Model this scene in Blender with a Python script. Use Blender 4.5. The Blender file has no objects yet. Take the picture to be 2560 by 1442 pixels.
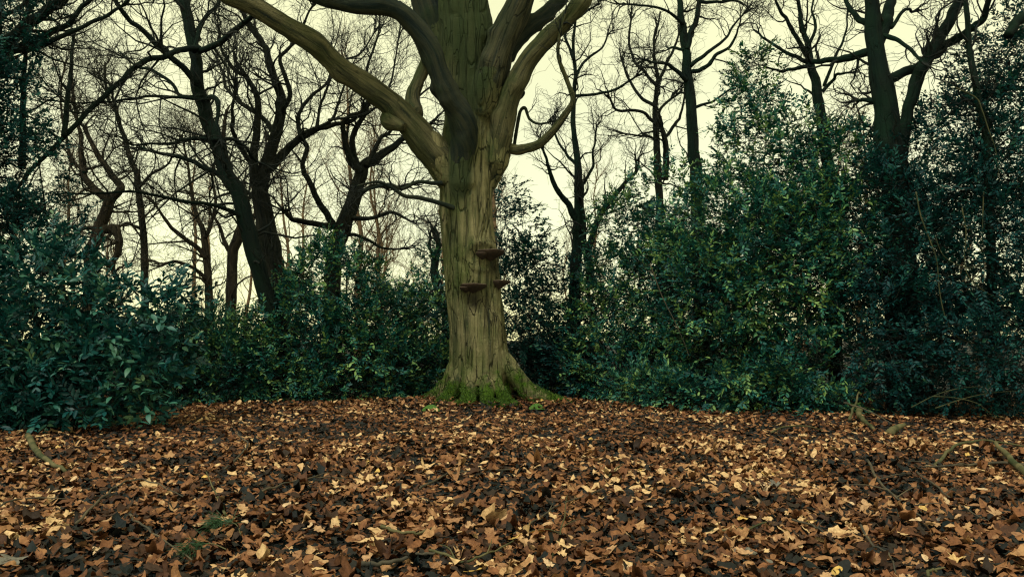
import bpy, math, random
import numpy as np
from mathutils import Vector

# ------------------------------------------------------------------ camera, sky, sun, exposure
S = bpy.context.scene
C = S.collection
CAM_Z, FPX, CX, CY, HORIZON = 1.2, 2048.0, 1280.0, 721.0, 850.0
PITCH = math.atan((HORIZON - CY) / FPX)
cam_data = bpy.data.cameras.new('camera')
cam = bpy.data.objects.new('camera', cam_data)
C.objects.link(cam)
cam.location = (0, 0, CAM_Z)
cam.rotation_euler = (math.pi / 2 + PITCH, 0, 0)
cam_data.sensor_width = 36.0
cam_data.lens = 36.0 * FPX / 2560.0
cam_data.clip_start = 0.05
cam_data.clip_end = 3000
S.camera = cam

SUN_EL, SUN_AZ = 60, 212          # degrees; azimuth clockwise from +Y: behind and left of the camera
world = bpy.data.worlds.new('World')
S.world = world
world.use_nodes = True
wn, wl = world.node_tree.nodes, world.node_tree.links
wn.clear()
w_out = wn.new('ShaderNodeOutputWorld')
w_add = wn.new('ShaderNodeAddShader')
w_sky = wn.new('ShaderNodeTexSky')
w_sky.sky_type = 'NISHITA'
w_sky.sun_disc = False
w_sky.sun_elevation = math.radians(SUN_EL)
w_sky.sun_rotation = math.radians(SUN_AZ)
w_b1 = wn.new('ShaderNodeBackground')
w_b1.inputs[1].default_value = 0.05
w_b2 = wn.new('ShaderNodeBackground')
w_b2.inputs[1].default_value = 1.0
w_tc = wn.new('ShaderNodeTexCoord')
w_no = wn.new('ShaderNodeTexNoise')
w_no.inputs['Scale'].default_value = 2.6
w_no.inputs['Detail'].default_value = 6
w_no.inputs['Roughness'].default_value = 0.55
w_ra = wn.new('ShaderNodeValToRGB')
w_ra.color_ramp.elements[0].position = 0.36
w_ra.color_ramp.elements[0].color = (0.60, 0.565, 0.23, 1)
w_ra.color_ramp.elements[1].position = 0.66
w_ra.color_ramp.elements[1].color = (0.69, 0.65, 0.27, 1)
wl.new(w_tc.outputs['Generated'], w_no.inputs['Vector'])
wl.new(w_no.outputs['Fac'], w_ra.inputs['Fac'])
wl.new(w_sky.outputs[0], w_b1.inputs[0])
wl.new(w_ra.outputs[0], w_b2.inputs[0])
wl.new(w_b1.outputs[0], w_add.inputs[0])
wl.new(w_b2.outputs[0], w_add.inputs[1])
wl.new(w_add.outputs[0], w_out.inputs['Surface'])

sun_d = bpy.data.lights.new('sun', 'SUN')
sun_d.energy = 1.5
sun_d.angle = math.radians(11)
sun_d.color = (1.0, 0.96, 0.86)
sun = bpy.data.objects.new('sun', sun_d)
C.objects.link(sun)
_az, _el = math.radians(SUN_AZ), math.radians(SUN_EL)
_to = Vector((math.sin(_az) * math.cos(_el), math.cos(_az) * math.cos(_el), math.sin(_el)))
sun.rotation_euler = _to.to_track_quat('Z', 'Y').to_euler()

S.view_settings.view_transform = 'Standard'
S.view_settings.look = 'None'
S.view_settings.exposure = 0.46
S.view_settings.gamma = 1.0
S.view_settings.use_curve_mapping = False
S.render.engine = 'CYCLES'
S.cycles.use_denoising = True
S.cycles.filter_width = 1.25
S.cycles.max_bounces = 5
S.cycles.diffuse_bounces = 3
S.cycles.glossy_bounces = 2
S.cycles.transmission_bounces = 2

rng = np.random.default_rng(7)
random.seed(7)

# ------------------------------------------------------------------ helpers
cP, sP = math.cos(PITCH), math.sin(PITCH)
def at(px, py, Y):
    """point on the sight line of a picture position, at distance Y along the ground"""
    x, u = (px - CX) / FPX, (CY - py) / FPX
    dy, dz = cP - u * sP, sP + u * cP
    k = Y / dy
    return np.array((x * k, Y, CAM_Z + dz * k))
def pxm(py, Y):
    u = (CY - py) / FPX
    return Y / (cP - u * sP) / FPX
def project(P):
    d = P - np.array((0, 0, CAM_Z))
    f = d[..., 1] * cP + d[..., 2] * sP
    u = -d[..., 1] * sP + d[..., 2] * cP
    f = np.maximum(f, 0.05)
    return CX + FPX * d[..., 0] / f, CY - FPX * u / f
def gz(x, y):
    return (0.035 * np.sin(x * 0.9 + 1.3) * np.cos(y * 0.7) + 0.02 * np.sin(x * 2.3 + y * 1.7)
            + 0.10 * np.exp(-((x + 0.6) ** 2 + (y - 15.0) ** 2) / 6.0))
def ground_at(px, py, lift=0.05):
    x, u = (px - CX) / FPX, (CY - py) / FPX
    dy, dz = cP - u * sP, sP + u * cP
    k = (CAM_Z - lift) / max(-dz, 0.02)
    X, Y = x * k, dy * k
    for _ in range(6):
        k = (CAM_Z - lift - float(gz(X, Y))) / max(-dz, 0.02)
        X, Y = x * k, dy * k
    return np.array((X, Y, float(gz(X, Y)) + lift))
def _hash(i, j, k):
    n = (i * 374761393 + j * 668265263 + k * 1440662683) & 0xffffffff
    n = ((n ^ (n >> 13)) * 1274126177) & 0xffffffff
    return ((n ^ (n >> 16)) & 0xffff) / 65535.0
def vnoise(P):
    P = np.asarray(P, float)
    F = np.floor(P).astype(np.int64)
    t = P - F
    t = t * t * (3 - 2 * t)
    r = 0
    for a in (0, 1):
        for b in (0, 1):
            for c in (0, 1):
                w = ((t[..., 0] if a else 1 - t[..., 0]) * (t[..., 1] if b else 1 - t[..., 1])
                     * (t[..., 2] if c else 1 - t[..., 2]))
                r = r + w * _hash(F[..., 0] + a, F[..., 1] + b, F[..., 2] + c)
    return r
def nrm(v):
    return v / np.maximum(np.linalg.norm(v, axis=-1, keepdims=True), 1e-9)

def mesh_np(name, V, faces, smooth=False, attrs=None):
    """faces: list of int arrays (m,k)"""
    me = bpy.data.meshes.new(name)
    V = np.asarray(V, np.float32).reshape(-1, 3)
    me.vertices.add(len(V))
    me.vertices.foreach_set('co', V.ravel())
    faces = [np.asarray(f, np.int32) for f in faces if len(f)]
    loops = np.concatenate([f.ravel() for f in faces])
    tot = np.concatenate([np.full(len(f), f.shape[1], np.int32) for f in faces])
    start = np.concatenate(([0], np.cumsum(tot)[:-1])).astype(np.int32)
    me.loops.add(len(loops))
    me.loops.foreach_set('vertex_index', loops)
    me.polygons.add(len(tot))
    me.polygons.foreach_set('loop_start', start)
    if smooth:
        me.polygons.foreach_set('use_smooth', np.ones(len(tot), bool))
    for k, a in (attrs or {}).items():
        a = np.asarray(a, np.float32)
        if a.ndim == 1:
            me.attributes.new(k, 'FLOAT', 'POINT').data.foreach_set('value', a)
        else:
            me.attributes.new(k, 'FLOAT_VECTOR', 'POINT').data.foreach_set('vector', a.ravel())
    me.update(calc_edges=True)
    me.validate()
    return me
def obj(name, me, mat=None, parent=None, kind=None):
    o = bpy.data.objects.new(name, me)
    C.objects.link(o)
    if mat is not None and me is not None and not me.materials:
        me.materials.append(mat)
    if parent is not None:
        o.parent = parent
        o.matrix_parent_inverse = parent.matrix_basis.inverted()
    if kind:
        o['kind'] = kind
    return o
def tag(o, label, cat, group=None):
    o['label'] = label
    o['category'] = cat
    if group:
        o['group'] = group
    return o
def thing(name, label, cat, loc=(0, 0, 0), group=None):
    o = bpy.data.objects.new(name, None)
    o.location = tuple(float(v) for v in loc)
    o.empty_display_size = 0.2
    C.objects.link(o)
    return tag(o, label, cat, group)

def catmull(P, n):
    P = np.asarray(P, float)
    if len(P) < 3:
        t = np.linspace(0, 1, n)[:, None]
        return P[0] * (1 - t) + P[-1] * t
    Q = np.vstack([2 * P[0] - P[1], P, 2 * P[-1] - P[-2]])
    seg = np.linspace(0, len(P) - 1 - 1e-6, n)
    i = seg.astype(int)
    t = (seg - i)[:, None]
    a, b, c, d = Q[i], Q[i + 1], Q[i + 2], Q[i + 3]
    return 0.5 * (2 * b + (c - a) * t + (2 * a - 5 * b + 4 * c - d) * t ** 2 + (3 * b - a - 3 * c + d) * t ** 3)

def tubes(P, R, ns, off=0):
    """P (N,K,3), R (N,K) -> verts, quads, tc attribute"""
    N, K, _ = P.shape
    T = np.empty_like(P)
    T[:, 1:-1] = P[:, 2:] - P[:, :-2]
    T[:, 0] = P[:, 1] - P[:, 0]
    T[:, -1] = P[:, -1] - P[:, -2]
    T = nrm(T)
    mean = nrm(P[:, -1] - P[:, 0])
    ref = np.where(np.abs(mean[:, 2:3]) > 0.8, np.array([[1.0, 0, 0]]), np.array([[0, 0, 1.0]]))
    ref = np.broadcast_to(ref[:, None, :], T.shape)
    U = nrm(np.cross(T, ref))
    W = np.cross(T, U)
    ang = np.arange(ns) * 2 * math.pi / ns
    ca, sa = np.cos(ang), np.sin(ang)
    V = P[:, :, None, :] + R[:, :, None, None] * (U[:, :, None, :] * ca[None, None, :, None] + W[:, :, None, :] * sa[None, None, :, None])
    L = np.concatenate([np.zeros((N, 1)), np.cumsum(np.linalg.norm(P[:, 1:] - P[:, :-1], axis=-1), 1)], 1)
    tc = np.empty(V.shape)
    tc[..., 0] = R[:, :, None] * ca
    tc[..., 1] = R[:, :, None] * sa
    tc[..., 2] = L[:, :, None] + np.arange(N)[:, None, None] * 1.7
    idx = np.arange(N * K * ns).reshape(N, K, ns) + off
    a = idx[:, :-1, :]
    b = np.roll(idx, -1, 2)[:, :-1, :]
    c = np.roll(idx, -1, 2)[:, 1:, :]
    d = idx[:, 1:, :]
    F = np.stack([a, b, c, d], -1).reshape(-1, 4)
    return V.reshape(-1, 3), F, tc.reshape(-1, 3)

def limb_mesh(name, P, R, ns, bump=0.06, seed=0, knots=0):
    """one organic limb, closed at its tip, with burrs and swellings"""
    P, R = np.asarray(P, float), np.asarray(R, float)
    V, F, tc = tubes(P[None], R[None], ns)
    K = len(P)
    ctr = np.repeat(P, ns, 0)
    rad = np.repeat(R, ns)[:, None]
    d = V - ctr
    n1 = vnoise(V * (0.55 / max(R.mean(), 0.01)) + seed * 7.1) - 0.5
    n2 = vnoise(V * (1.7 / max(R.mean(), 0.01)) + seed * 3.3) - 0.5
    kk = np.zeros(len(V))
    gk = np.random.default_rng(seed + 900)
    for _ in range(knots):
        c = V[gk.integers(0, len(V))]
        sc = R.mean() * gk.uniform(0.45, 0.9)
        kk += gk.choice([0.3, 0.22, -0.14]) * np.exp(-((V - c) ** 2).sum(1) / sc ** 2)
    V = ctr + d * (1 + bump * 2.2 * n1 + bump * n2 + kk)[:, None]
    tip = len(V)
    V = np.vstack([V, P[-1:] + (P[-1] - P[-2]) * 0.3, P[:1]])
    tc = np.vstack([tc, tc[-1:], tc[:1]])
    last = np.arange((K - 1) * ns, K * ns)
    cap = np.stack([last, np.roll(last, -1), np.full(ns, tip)], -1)
    first = np.arange(ns)
    cap0 = np.stack([np.roll(first, -1), first, np.full(ns, tip + 1)], -1)
    return mesh_np(name, V, [F, cap, cap0], True, {'tc': tc})

# ------------------------------------------------------------------ materials
def new_mat(name):
    m = bpy.data.materials.new(name)
    m.use_nodes = True
    nt = m.node_tree
    b = nt.nodes['Principled BSDF']
    return m, nt, b
def node(nt, kind, **kw):
    n = nt.nodes.new(kind)
    for k, v in kw.items():
        if hasattr(n, k):
            setattr(n, k, v)
        else:
            n.inputs[k].default_value = v
    return n
def ramp(nt, fac, stops):
    r = nt.nodes.new('ShaderNodeValToRGB')
    e = r.color_ramp.elements
    while len(e) < len(stops):
        e.new(0.5)
    for el, (p, c) in zip(e, stops):
        el.position = p
        el.color = (*c, 1)
    nt.links.new(fac, r.inputs['Fac'])
    return r
def mixc(nt, fac, a, b):
    m = nt.nodes.new('ShaderNodeMix')
    m.data_type = 'RGBA'
    for s, v in ((m.inputs[0], fac), (m.inputs[6], a), (m.inputs[7], b)):
        if isinstance(v, (int, float)):
            s.default_value = v
        elif isinstance(v, tuple):
            s.default_value = (*v, 1)
        else:
            nt.links.new(v, s)
    return m.outputs[2]
def math_n(nt, op, a, b=None, clamp=False):
    m = nt.nodes.new('ShaderNodeMath')
    m.operation = op
    m.use_clamp = clamp
    for i, v in enumerate((a, b)):
        if v is None:
            continue
        if isinstance(v, (int, float)):
            m.inputs[i].default_value = v
        else:
            nt.links.new(v, m.inputs[i])
    return m.outputs[0]

def bark_mat(name, light, mid, dark, moss, moss_amt=0.4, crack=1.0, scale=1.0, trunk=False):
    """bark on the 'tc' coordinate (around, around, along): long plates parted by fissures, moss and algae on top"""
    m, nt, b = new_mat(name)
    L = nt.links
    tc = node(nt, 'ShaderNodeAttribute', attribute_name='tc')
    mp = node(nt, 'ShaderNodeMapping')
    mp.inputs['Scale'].default_value = (9 * scale, 9 * scale, 0.9 * scale)
    L.new(tc.outputs['Vector'], mp.inputs['Vector'])
    warp = node(nt, 'ShaderNodeTexNoise', Scale=0.7, Detail=3)
    L.new(mp.outputs[0], warp.inputs['Vector'])
    ad = node(nt, 'ShaderNodeMix', data_type='RGBA', blend_type='ADD')
    ad.inputs[0].default_value = 0.9
    L.new(mp.outputs[0], ad.inputs[6])
    L.new(warp.outputs['Color'], ad.inputs[7])
    vo = node(nt, 'ShaderNodeTexVoronoi', feature='DISTANCE_TO_EDGE', Scale=1.0)
    L.new(ad.outputs[2], vo.inputs['Vector'])
    n1 = node(nt, 'ShaderNodeTexNoise', Scale=2.2 * scale, Detail=5, Roughness=0.6)
    L.new(tc.outputs['Vector'], n1.inputs['Vector'])
    n2 = node(nt, 'ShaderNodeTexNoise', Scale=1.0, Detail=8, Roughness=0.7)
    L.new(mp.outputs[0], n2.inputs['Vector'])
    n3 = node(nt, 'ShaderNodeTexNoise', Scale=55 * scale, Detail=4, Roughness=0.7)
    L.new(tc.outputs['Vector'], n3.inputs['Vector'])
    base = ramp(nt, n2.outputs['Fac'], [(0.36, dark), (0.46, mid), (0.60, light)])
    fine = mixc(nt, math_n(nt, 'MULTIPLY', n3.outputs['Fac'], 0.55), base.outputs[0], dark)
    crack_w = math_n(nt, 'MULTIPLY', math_n(nt, 'SUBTRACT', n1.outputs['Fac'], 0.36, True), 0.24 * crack)
    cf = math_n(nt, 'SUBTRACT', 1.0, math_n(nt, 'DIVIDE', vo.outputs['Distance'], math_n(nt, 'ADD', crack_w, 0.004), True), True)
    darker = tuple(c * 0.45 for c in dark)
    col = mixc(nt, math_n(nt, 'MULTIPLY', cf, min(0.95 * crack, 0.95)), fine, darker)
    mpw = node(nt, 'ShaderNodeMapping')
    mpw.inputs['Scale'].default_value = (5 * scale, 5 * scale, 26 * scale)
    L.new(tc.outputs['Vector'], mpw.inputs['Vector'])
    nw = node(nt, 'ShaderNodeTexNoise', Scale=1.0, Detail=5, Roughness=0.6)
    L.new(mpw.outputs[0], nw.inputs['Vector'])
    wr = math_n(nt, 'MULTIPLY', math_n(nt, 'SUBTRACT', nw.outputs['Fac'], 0.56, True), 5.0, True)
    col = mixc(nt, math_n(nt, 'MULTIPLY', wr, 0.28), col, dark)
    nl = node(nt, 'ShaderNodeTexNoise', Scale=17 * scale, Detail=6, Roughness=0.75)
    L.new(tc.outputs['Vector'], nl.inputs['Vector'])
    li = math_n(nt, 'MULTIPLY', math_n(nt, 'SUBTRACT', nl.outputs['Fac'], 0.60, True), 9.0, True)
    col = mixc(nt, math_n(nt, 'MULTIPLY', li, 0.5), col, tuple(min(c * 1.5 + 0.01, 0.5) for c in light))
    geo = node(nt, 'ShaderNodeNewGeometry')
    sx = node(nt, 'ShaderNodeSeparateXYZ')
    L.new(geo.outputs['Normal'], sx.inputs[0])
    px = node(nt, 'ShaderNodeSeparateXYZ')
    L.new(geo.outputs['Position'], px.inputs[0])
    n4 = node(nt, 'ShaderNodeTexNoise', Scale=1.6, Detail=6, Roughness=0.62)
    L.new(geo.outputs['Position'], n4.inputs['Vector'])
    # green algae and moss: more on the weather side (-X) and where the surface looks up
    g = math_n(nt, 'ADD', math_n(nt, 'MULTIPLY', sx.outputs[0], -0.16), math_n(nt, 'MULTIPLY', sx.outputs[2], 0.12))
    g = math_n(nt, 'ADD', g, n4.outputs['Fac'])
    g = math_n(nt, 'MULTIPLY', math_n(nt, 'SUBTRACT', g, 0.62 - 0.3 * moss_amt, True), 3.2, True)
    col = mixc(nt, math_n(nt, 'MULTIPLY', g, 0.75), col, moss)
    h = math_n(nt, 'ADD', math_n(nt, 'MULTIPLY', cf, -0.8 * crack), math_n(nt, 'MULTIPLY', n2.outputs['Fac'], 0.9))
    h = math_n(nt, 'ADD', h, math_n(nt, 'MULTIPLY', n3.outputs['Fac'], 0.5))
    h = math_n(nt, 'SUBTRACT', h, math_n(nt, 'MULTIPLY', wr, 0.18))
    if trunk:
        # algae run-off below the fork, painted shade higher up, darker bark under fungi
        for an, cc, k_ in (('stain_shade', (0.026, 0.042, 0.018), 2.2), ('fungus_dark', (0.020, 0.018, 0.014), 2.0)):
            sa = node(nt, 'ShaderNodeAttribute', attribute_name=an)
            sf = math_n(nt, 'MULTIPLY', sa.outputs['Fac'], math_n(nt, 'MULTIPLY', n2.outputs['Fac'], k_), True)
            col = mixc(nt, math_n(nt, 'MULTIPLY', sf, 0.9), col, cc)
        # thick moss creeping up the roots
        n5 = node(nt, 'ShaderNodeTexNoise', Scale=3.2, Detail=6, Roughness=0.65)
        L.new(geo.outputs['Position'], n5.inputs['Vector'])
        up = math_n(nt, 'SUBTRACT', 0.86, math_n(nt, 'MULTIPLY', px.outputs[2], 1.0))
        up = math_n(nt, 'ADD', up, math_n(nt, 'MULTIPLY', math_n(nt, 'SUBTRACT', n5.outputs['Fac'], 0.5), 2.0))
        up = math_n(nt, 'ADD', up, math_n(nt, 'MULTIPLY', sx.outputs[2], 0.25))
        up = math_n(nt, 'MULTIPLY', math_n(nt, 'SUBTRACT', up, 0.42, True), 4.0, True)
        mossc = ramp(nt, n3.outputs['Fac'], [(0.35, (0.014, 0.042, 0.006)), (0.65, (0.080, 0.15, 0.012))])
        col = mixc(nt, up, col, mossc.outputs[0])
    bp = node(nt, 'ShaderNodeBump', Strength=1.0, Distance=0.06)
    L.new(h, bp.inputs['Height'])
    L.new(bp.outputs[0], b.inputs['Normal'])
    L.new(col, b.inputs['Base Color'])
    b.inputs['Roughness'].default_value = 0.88
    b.inputs['Specular IOR Level'].default_value = 0.12
    return m

def twig_mat(name, a, c):
    m, nt, b = new_mat(name)
    geo = node(nt, 'ShaderNodeNewGeometry')
    n = node(nt, 'ShaderNodeTexNoise', Scale=5.0, Detail=3)
    nt.links.new(geo.outputs['Position'], n.inputs['Vector'])
    r = ramp(nt, n.outputs['Fac'], [(0.35, a), (0.65, c)])
    nt.links.new(r.outputs[0], b.inputs['Base Color'])
    b.inputs['Roughness'].default_value = 0.8
    b.inputs['Specular IOR Level'].default_value = 0.2
    return m

def leaf_mat(name, stops, rough=0.38, spec=0.5, noise_scale=1.3):
    """evergreen leaf: colour varied per leaf (attribute rnd) and per spray, lit highlights in its bright end; thin, so a little light passes"""
    m, nt, b = new_mat(name)
    at_ = node(nt, 'ShaderNodeAttribute', attribute_name='rnd')
    geo = node(nt, 'ShaderNodeNewGeometry')
    n = node(nt, 'ShaderNodeTexNoise', Scale=noise_scale, Detail=2)
    nt.links.new(geo.outputs['Position'], n.inputs['Vector'])
    f = math_n(nt, 'ADD', math_n(nt, 'MULTIPLY', at_.outputs['Fac'], 0.55), math_n(nt, 'MULTIPLY', n.outputs['Fac'], 0.45))
    r = ramp(nt, f, stops)
    nt.links.new(r.outputs[0], b.inputs['Base Color'])
    b.inputs['Roughness'].default_value = rough
    b.inputs['Specular IOR Level'].default_value = spec
    return m

M = {}
M['beech'] = bark_mat('beech_bark', (0.37, 0.325, 0.17), (0.19, 0.176, 0.088), (0.034, 0.040, 0.030), (0.056, 0.084, 0.018), 0.78, 1.0, 1.0, True)
M['beech_shade'] = bark_mat('beech_shade_bark', (0.10, 0.092, 0.052), (0.048, 0.050, 0.032), (0.009, 0.018, 0.020), (0.026, 0.040, 0.016), 0.6, 0.8, 0.9)  # darker copy of the beech bark, shade of the upper stems in the colour
M['beech_limb'] = bark_mat('beech_limb_bark', (0.18, 0.162, 0.085), (0.085, 0.082, 0.042), (0.012, 0.019, 0.018), (0.030, 0.050, 0.014), 0.75, 0.5, 1.0)  # limb bark toned down, upper shade put into its colour
M['shade_limb'] = bark_mat('shade_limb_bark', (0.055, 0.058, 0.036), (0.026, 0.034, 0.027), (0.007, 0.016, 0.018), (0.022, 0.042, 0.016), 0.5, 0.3, 1.2)  # mossy bark darkened further, backlit shade put into the colour
M['mossy_bark'] = bark_mat('mossy_dark_bark', (0.013, 0.020, 0.016), (0.007, 0.015, 0.014), (0.003, 0.010, 0.012), (0.006, 0.026, 0.014), 0.7, 0.6, 1.3)
M['brown_bark'] = bark_mat('brown_bark', (0.034, 0.034, 0.024), (0.018, 0.021, 0.017), (0.005, 0.011, 0.012), (0.012, 0.022, 0.012), 0.35, 0.9, 1.4)
M['tan_bark'] = bark_mat('pale_brown_bark', (0.085, 0.068, 0.042), (0.048, 0.040, 0.028), (0.02, 0.02, 0.018), (0.02, 0.028, 0.016), 0.15, 0.8, 1.5)
M['twig_dark'] = twig_mat('dark_twig', (0.005, 0.010, 0.011), (0.015, 0.018, 0.016))
M['twig_brown'] = twig_mat('brown_twig', (0.02, 0.02, 0.016), (0.05, 0.04, 0.026))
M['twig_tan'] = twig_mat('tan_twig', (0.10, 0.068, 0.04), (0.19, 0.125, 0.07))
M['stick'] = twig_mat('grey_green_stick', (0.035, 0.045, 0.018), (0.12, 0.105, 0.05))
M['shoot'] = twig_mat('olive_shoot', (0.025, 0.035, 0.018), (0.075, 0.075, 0.035))
M['stick_dark'] = twig_mat('dark_stick', (0.035, 0.035, 0.03), (0.10, 0.08, 0.05))
M['holly'] = leaf_mat('holly_leaf', [(0.25, (0.001, 0.040, 0.044)), (0.48, (0.003, 0.080, 0.070)), (0.58, (0.035, 0.150, 0.075)), (0.72, (0.19, 0.31, 0.09))], 0.52, 0.28)  # bright stops stand for lit highlights on the sprays
M['holly_dark'] = leaf_mat('dark_holly_leaf', [(0.25, (0.001, 0.026, 0.034)), (0.55, (0.002, 0.050, 0.054)), (0.74, (0.012, 0.090, 0.070)), (0.88, (0.08, 0.18, 0.08))], 0.55, 0.22)  # darker copy of the holly leaf, backlit shade put into the colour
M['laurel'] = leaf_mat('laurel_leaf', [(0.25, (0.001, 0.036, 0.042)), (0.55, (0.004, 0.070, 0.070)), (0.70, (0.028, 0.115, 0.080)), (0.84, (0.15, 0.24, 0.11))], 0.48, 0.32)
M['privet'] = leaf_mat('light_leaf', [(0.25, (0.001, 0.046, 0.046)), (0.5, (0.008, 0.090, 0.075)), (0.6, (0.05, 0.165, 0.08)), (0.74, (0.19, 0.31, 0.09))], 0.52, 0.3)

# ------------------------------------------------------------------ ground
def make_ground():
    ys = np.concatenate([np.arange(-6, 26, 0.25), np.geomspace(26, 900, 30)])
    xs = np.concatenate([-np.geomspace(14, 700, 20)[::-1], np.arange(-13.75, 13.8, 0.25), np.geomspace(14, 700, 20)])
    X, Y = np.meshgrid(xs, ys)
    fade = np.exp(-np.maximum(Y - 30, 0) / 40)
    V = np.stack([X, Y, gz(X, Y) * fade], -1)
    h, w = X.shape
    i = np.arange(h * w).reshape(h, w)
    F = np.stack([i[:-1, :-1], i[:-1, 1:], i[1:, 1:], i[1:, :-1]], -1).reshape(-1, 4)
    m, nt, b = new_mat('woodland_humus')
    geo = node(nt, 'ShaderNodeNewGeometry')
    n = node(nt, 'ShaderNodeTexNoise', Scale=14.0, Detail=8, Roughness=0.7)
    nt.links.new(geo.outputs['Position'], n.inputs['Vector'])
    r = ramp(nt, n.outputs['Fac'], [(0.3, (0.005, 0.010, 0.014)), (0.55, (0.014, 0.014, 0.015)), (0.75, (0.06, 0.03, 0.016))])
    nt.links.new(r.outputs[0], b.inputs['Base Color'])
    bp = node(nt, 'ShaderNodeBump', Strength=1.0, Distance=0.05)
    nt.links.new(n.outputs['Fac'], bp.inputs['Height'])
    nt.links.new(bp.outputs[0], b.inputs['Normal'])
    b.inputs['Roughness'].default_value = 0.9
    o = obj('ground', mesh_np('ground', V, [F], True), m, None, 'structure')
    o['label'] = 'dark woodland soil under the fallen leaves'
make_ground()

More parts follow.
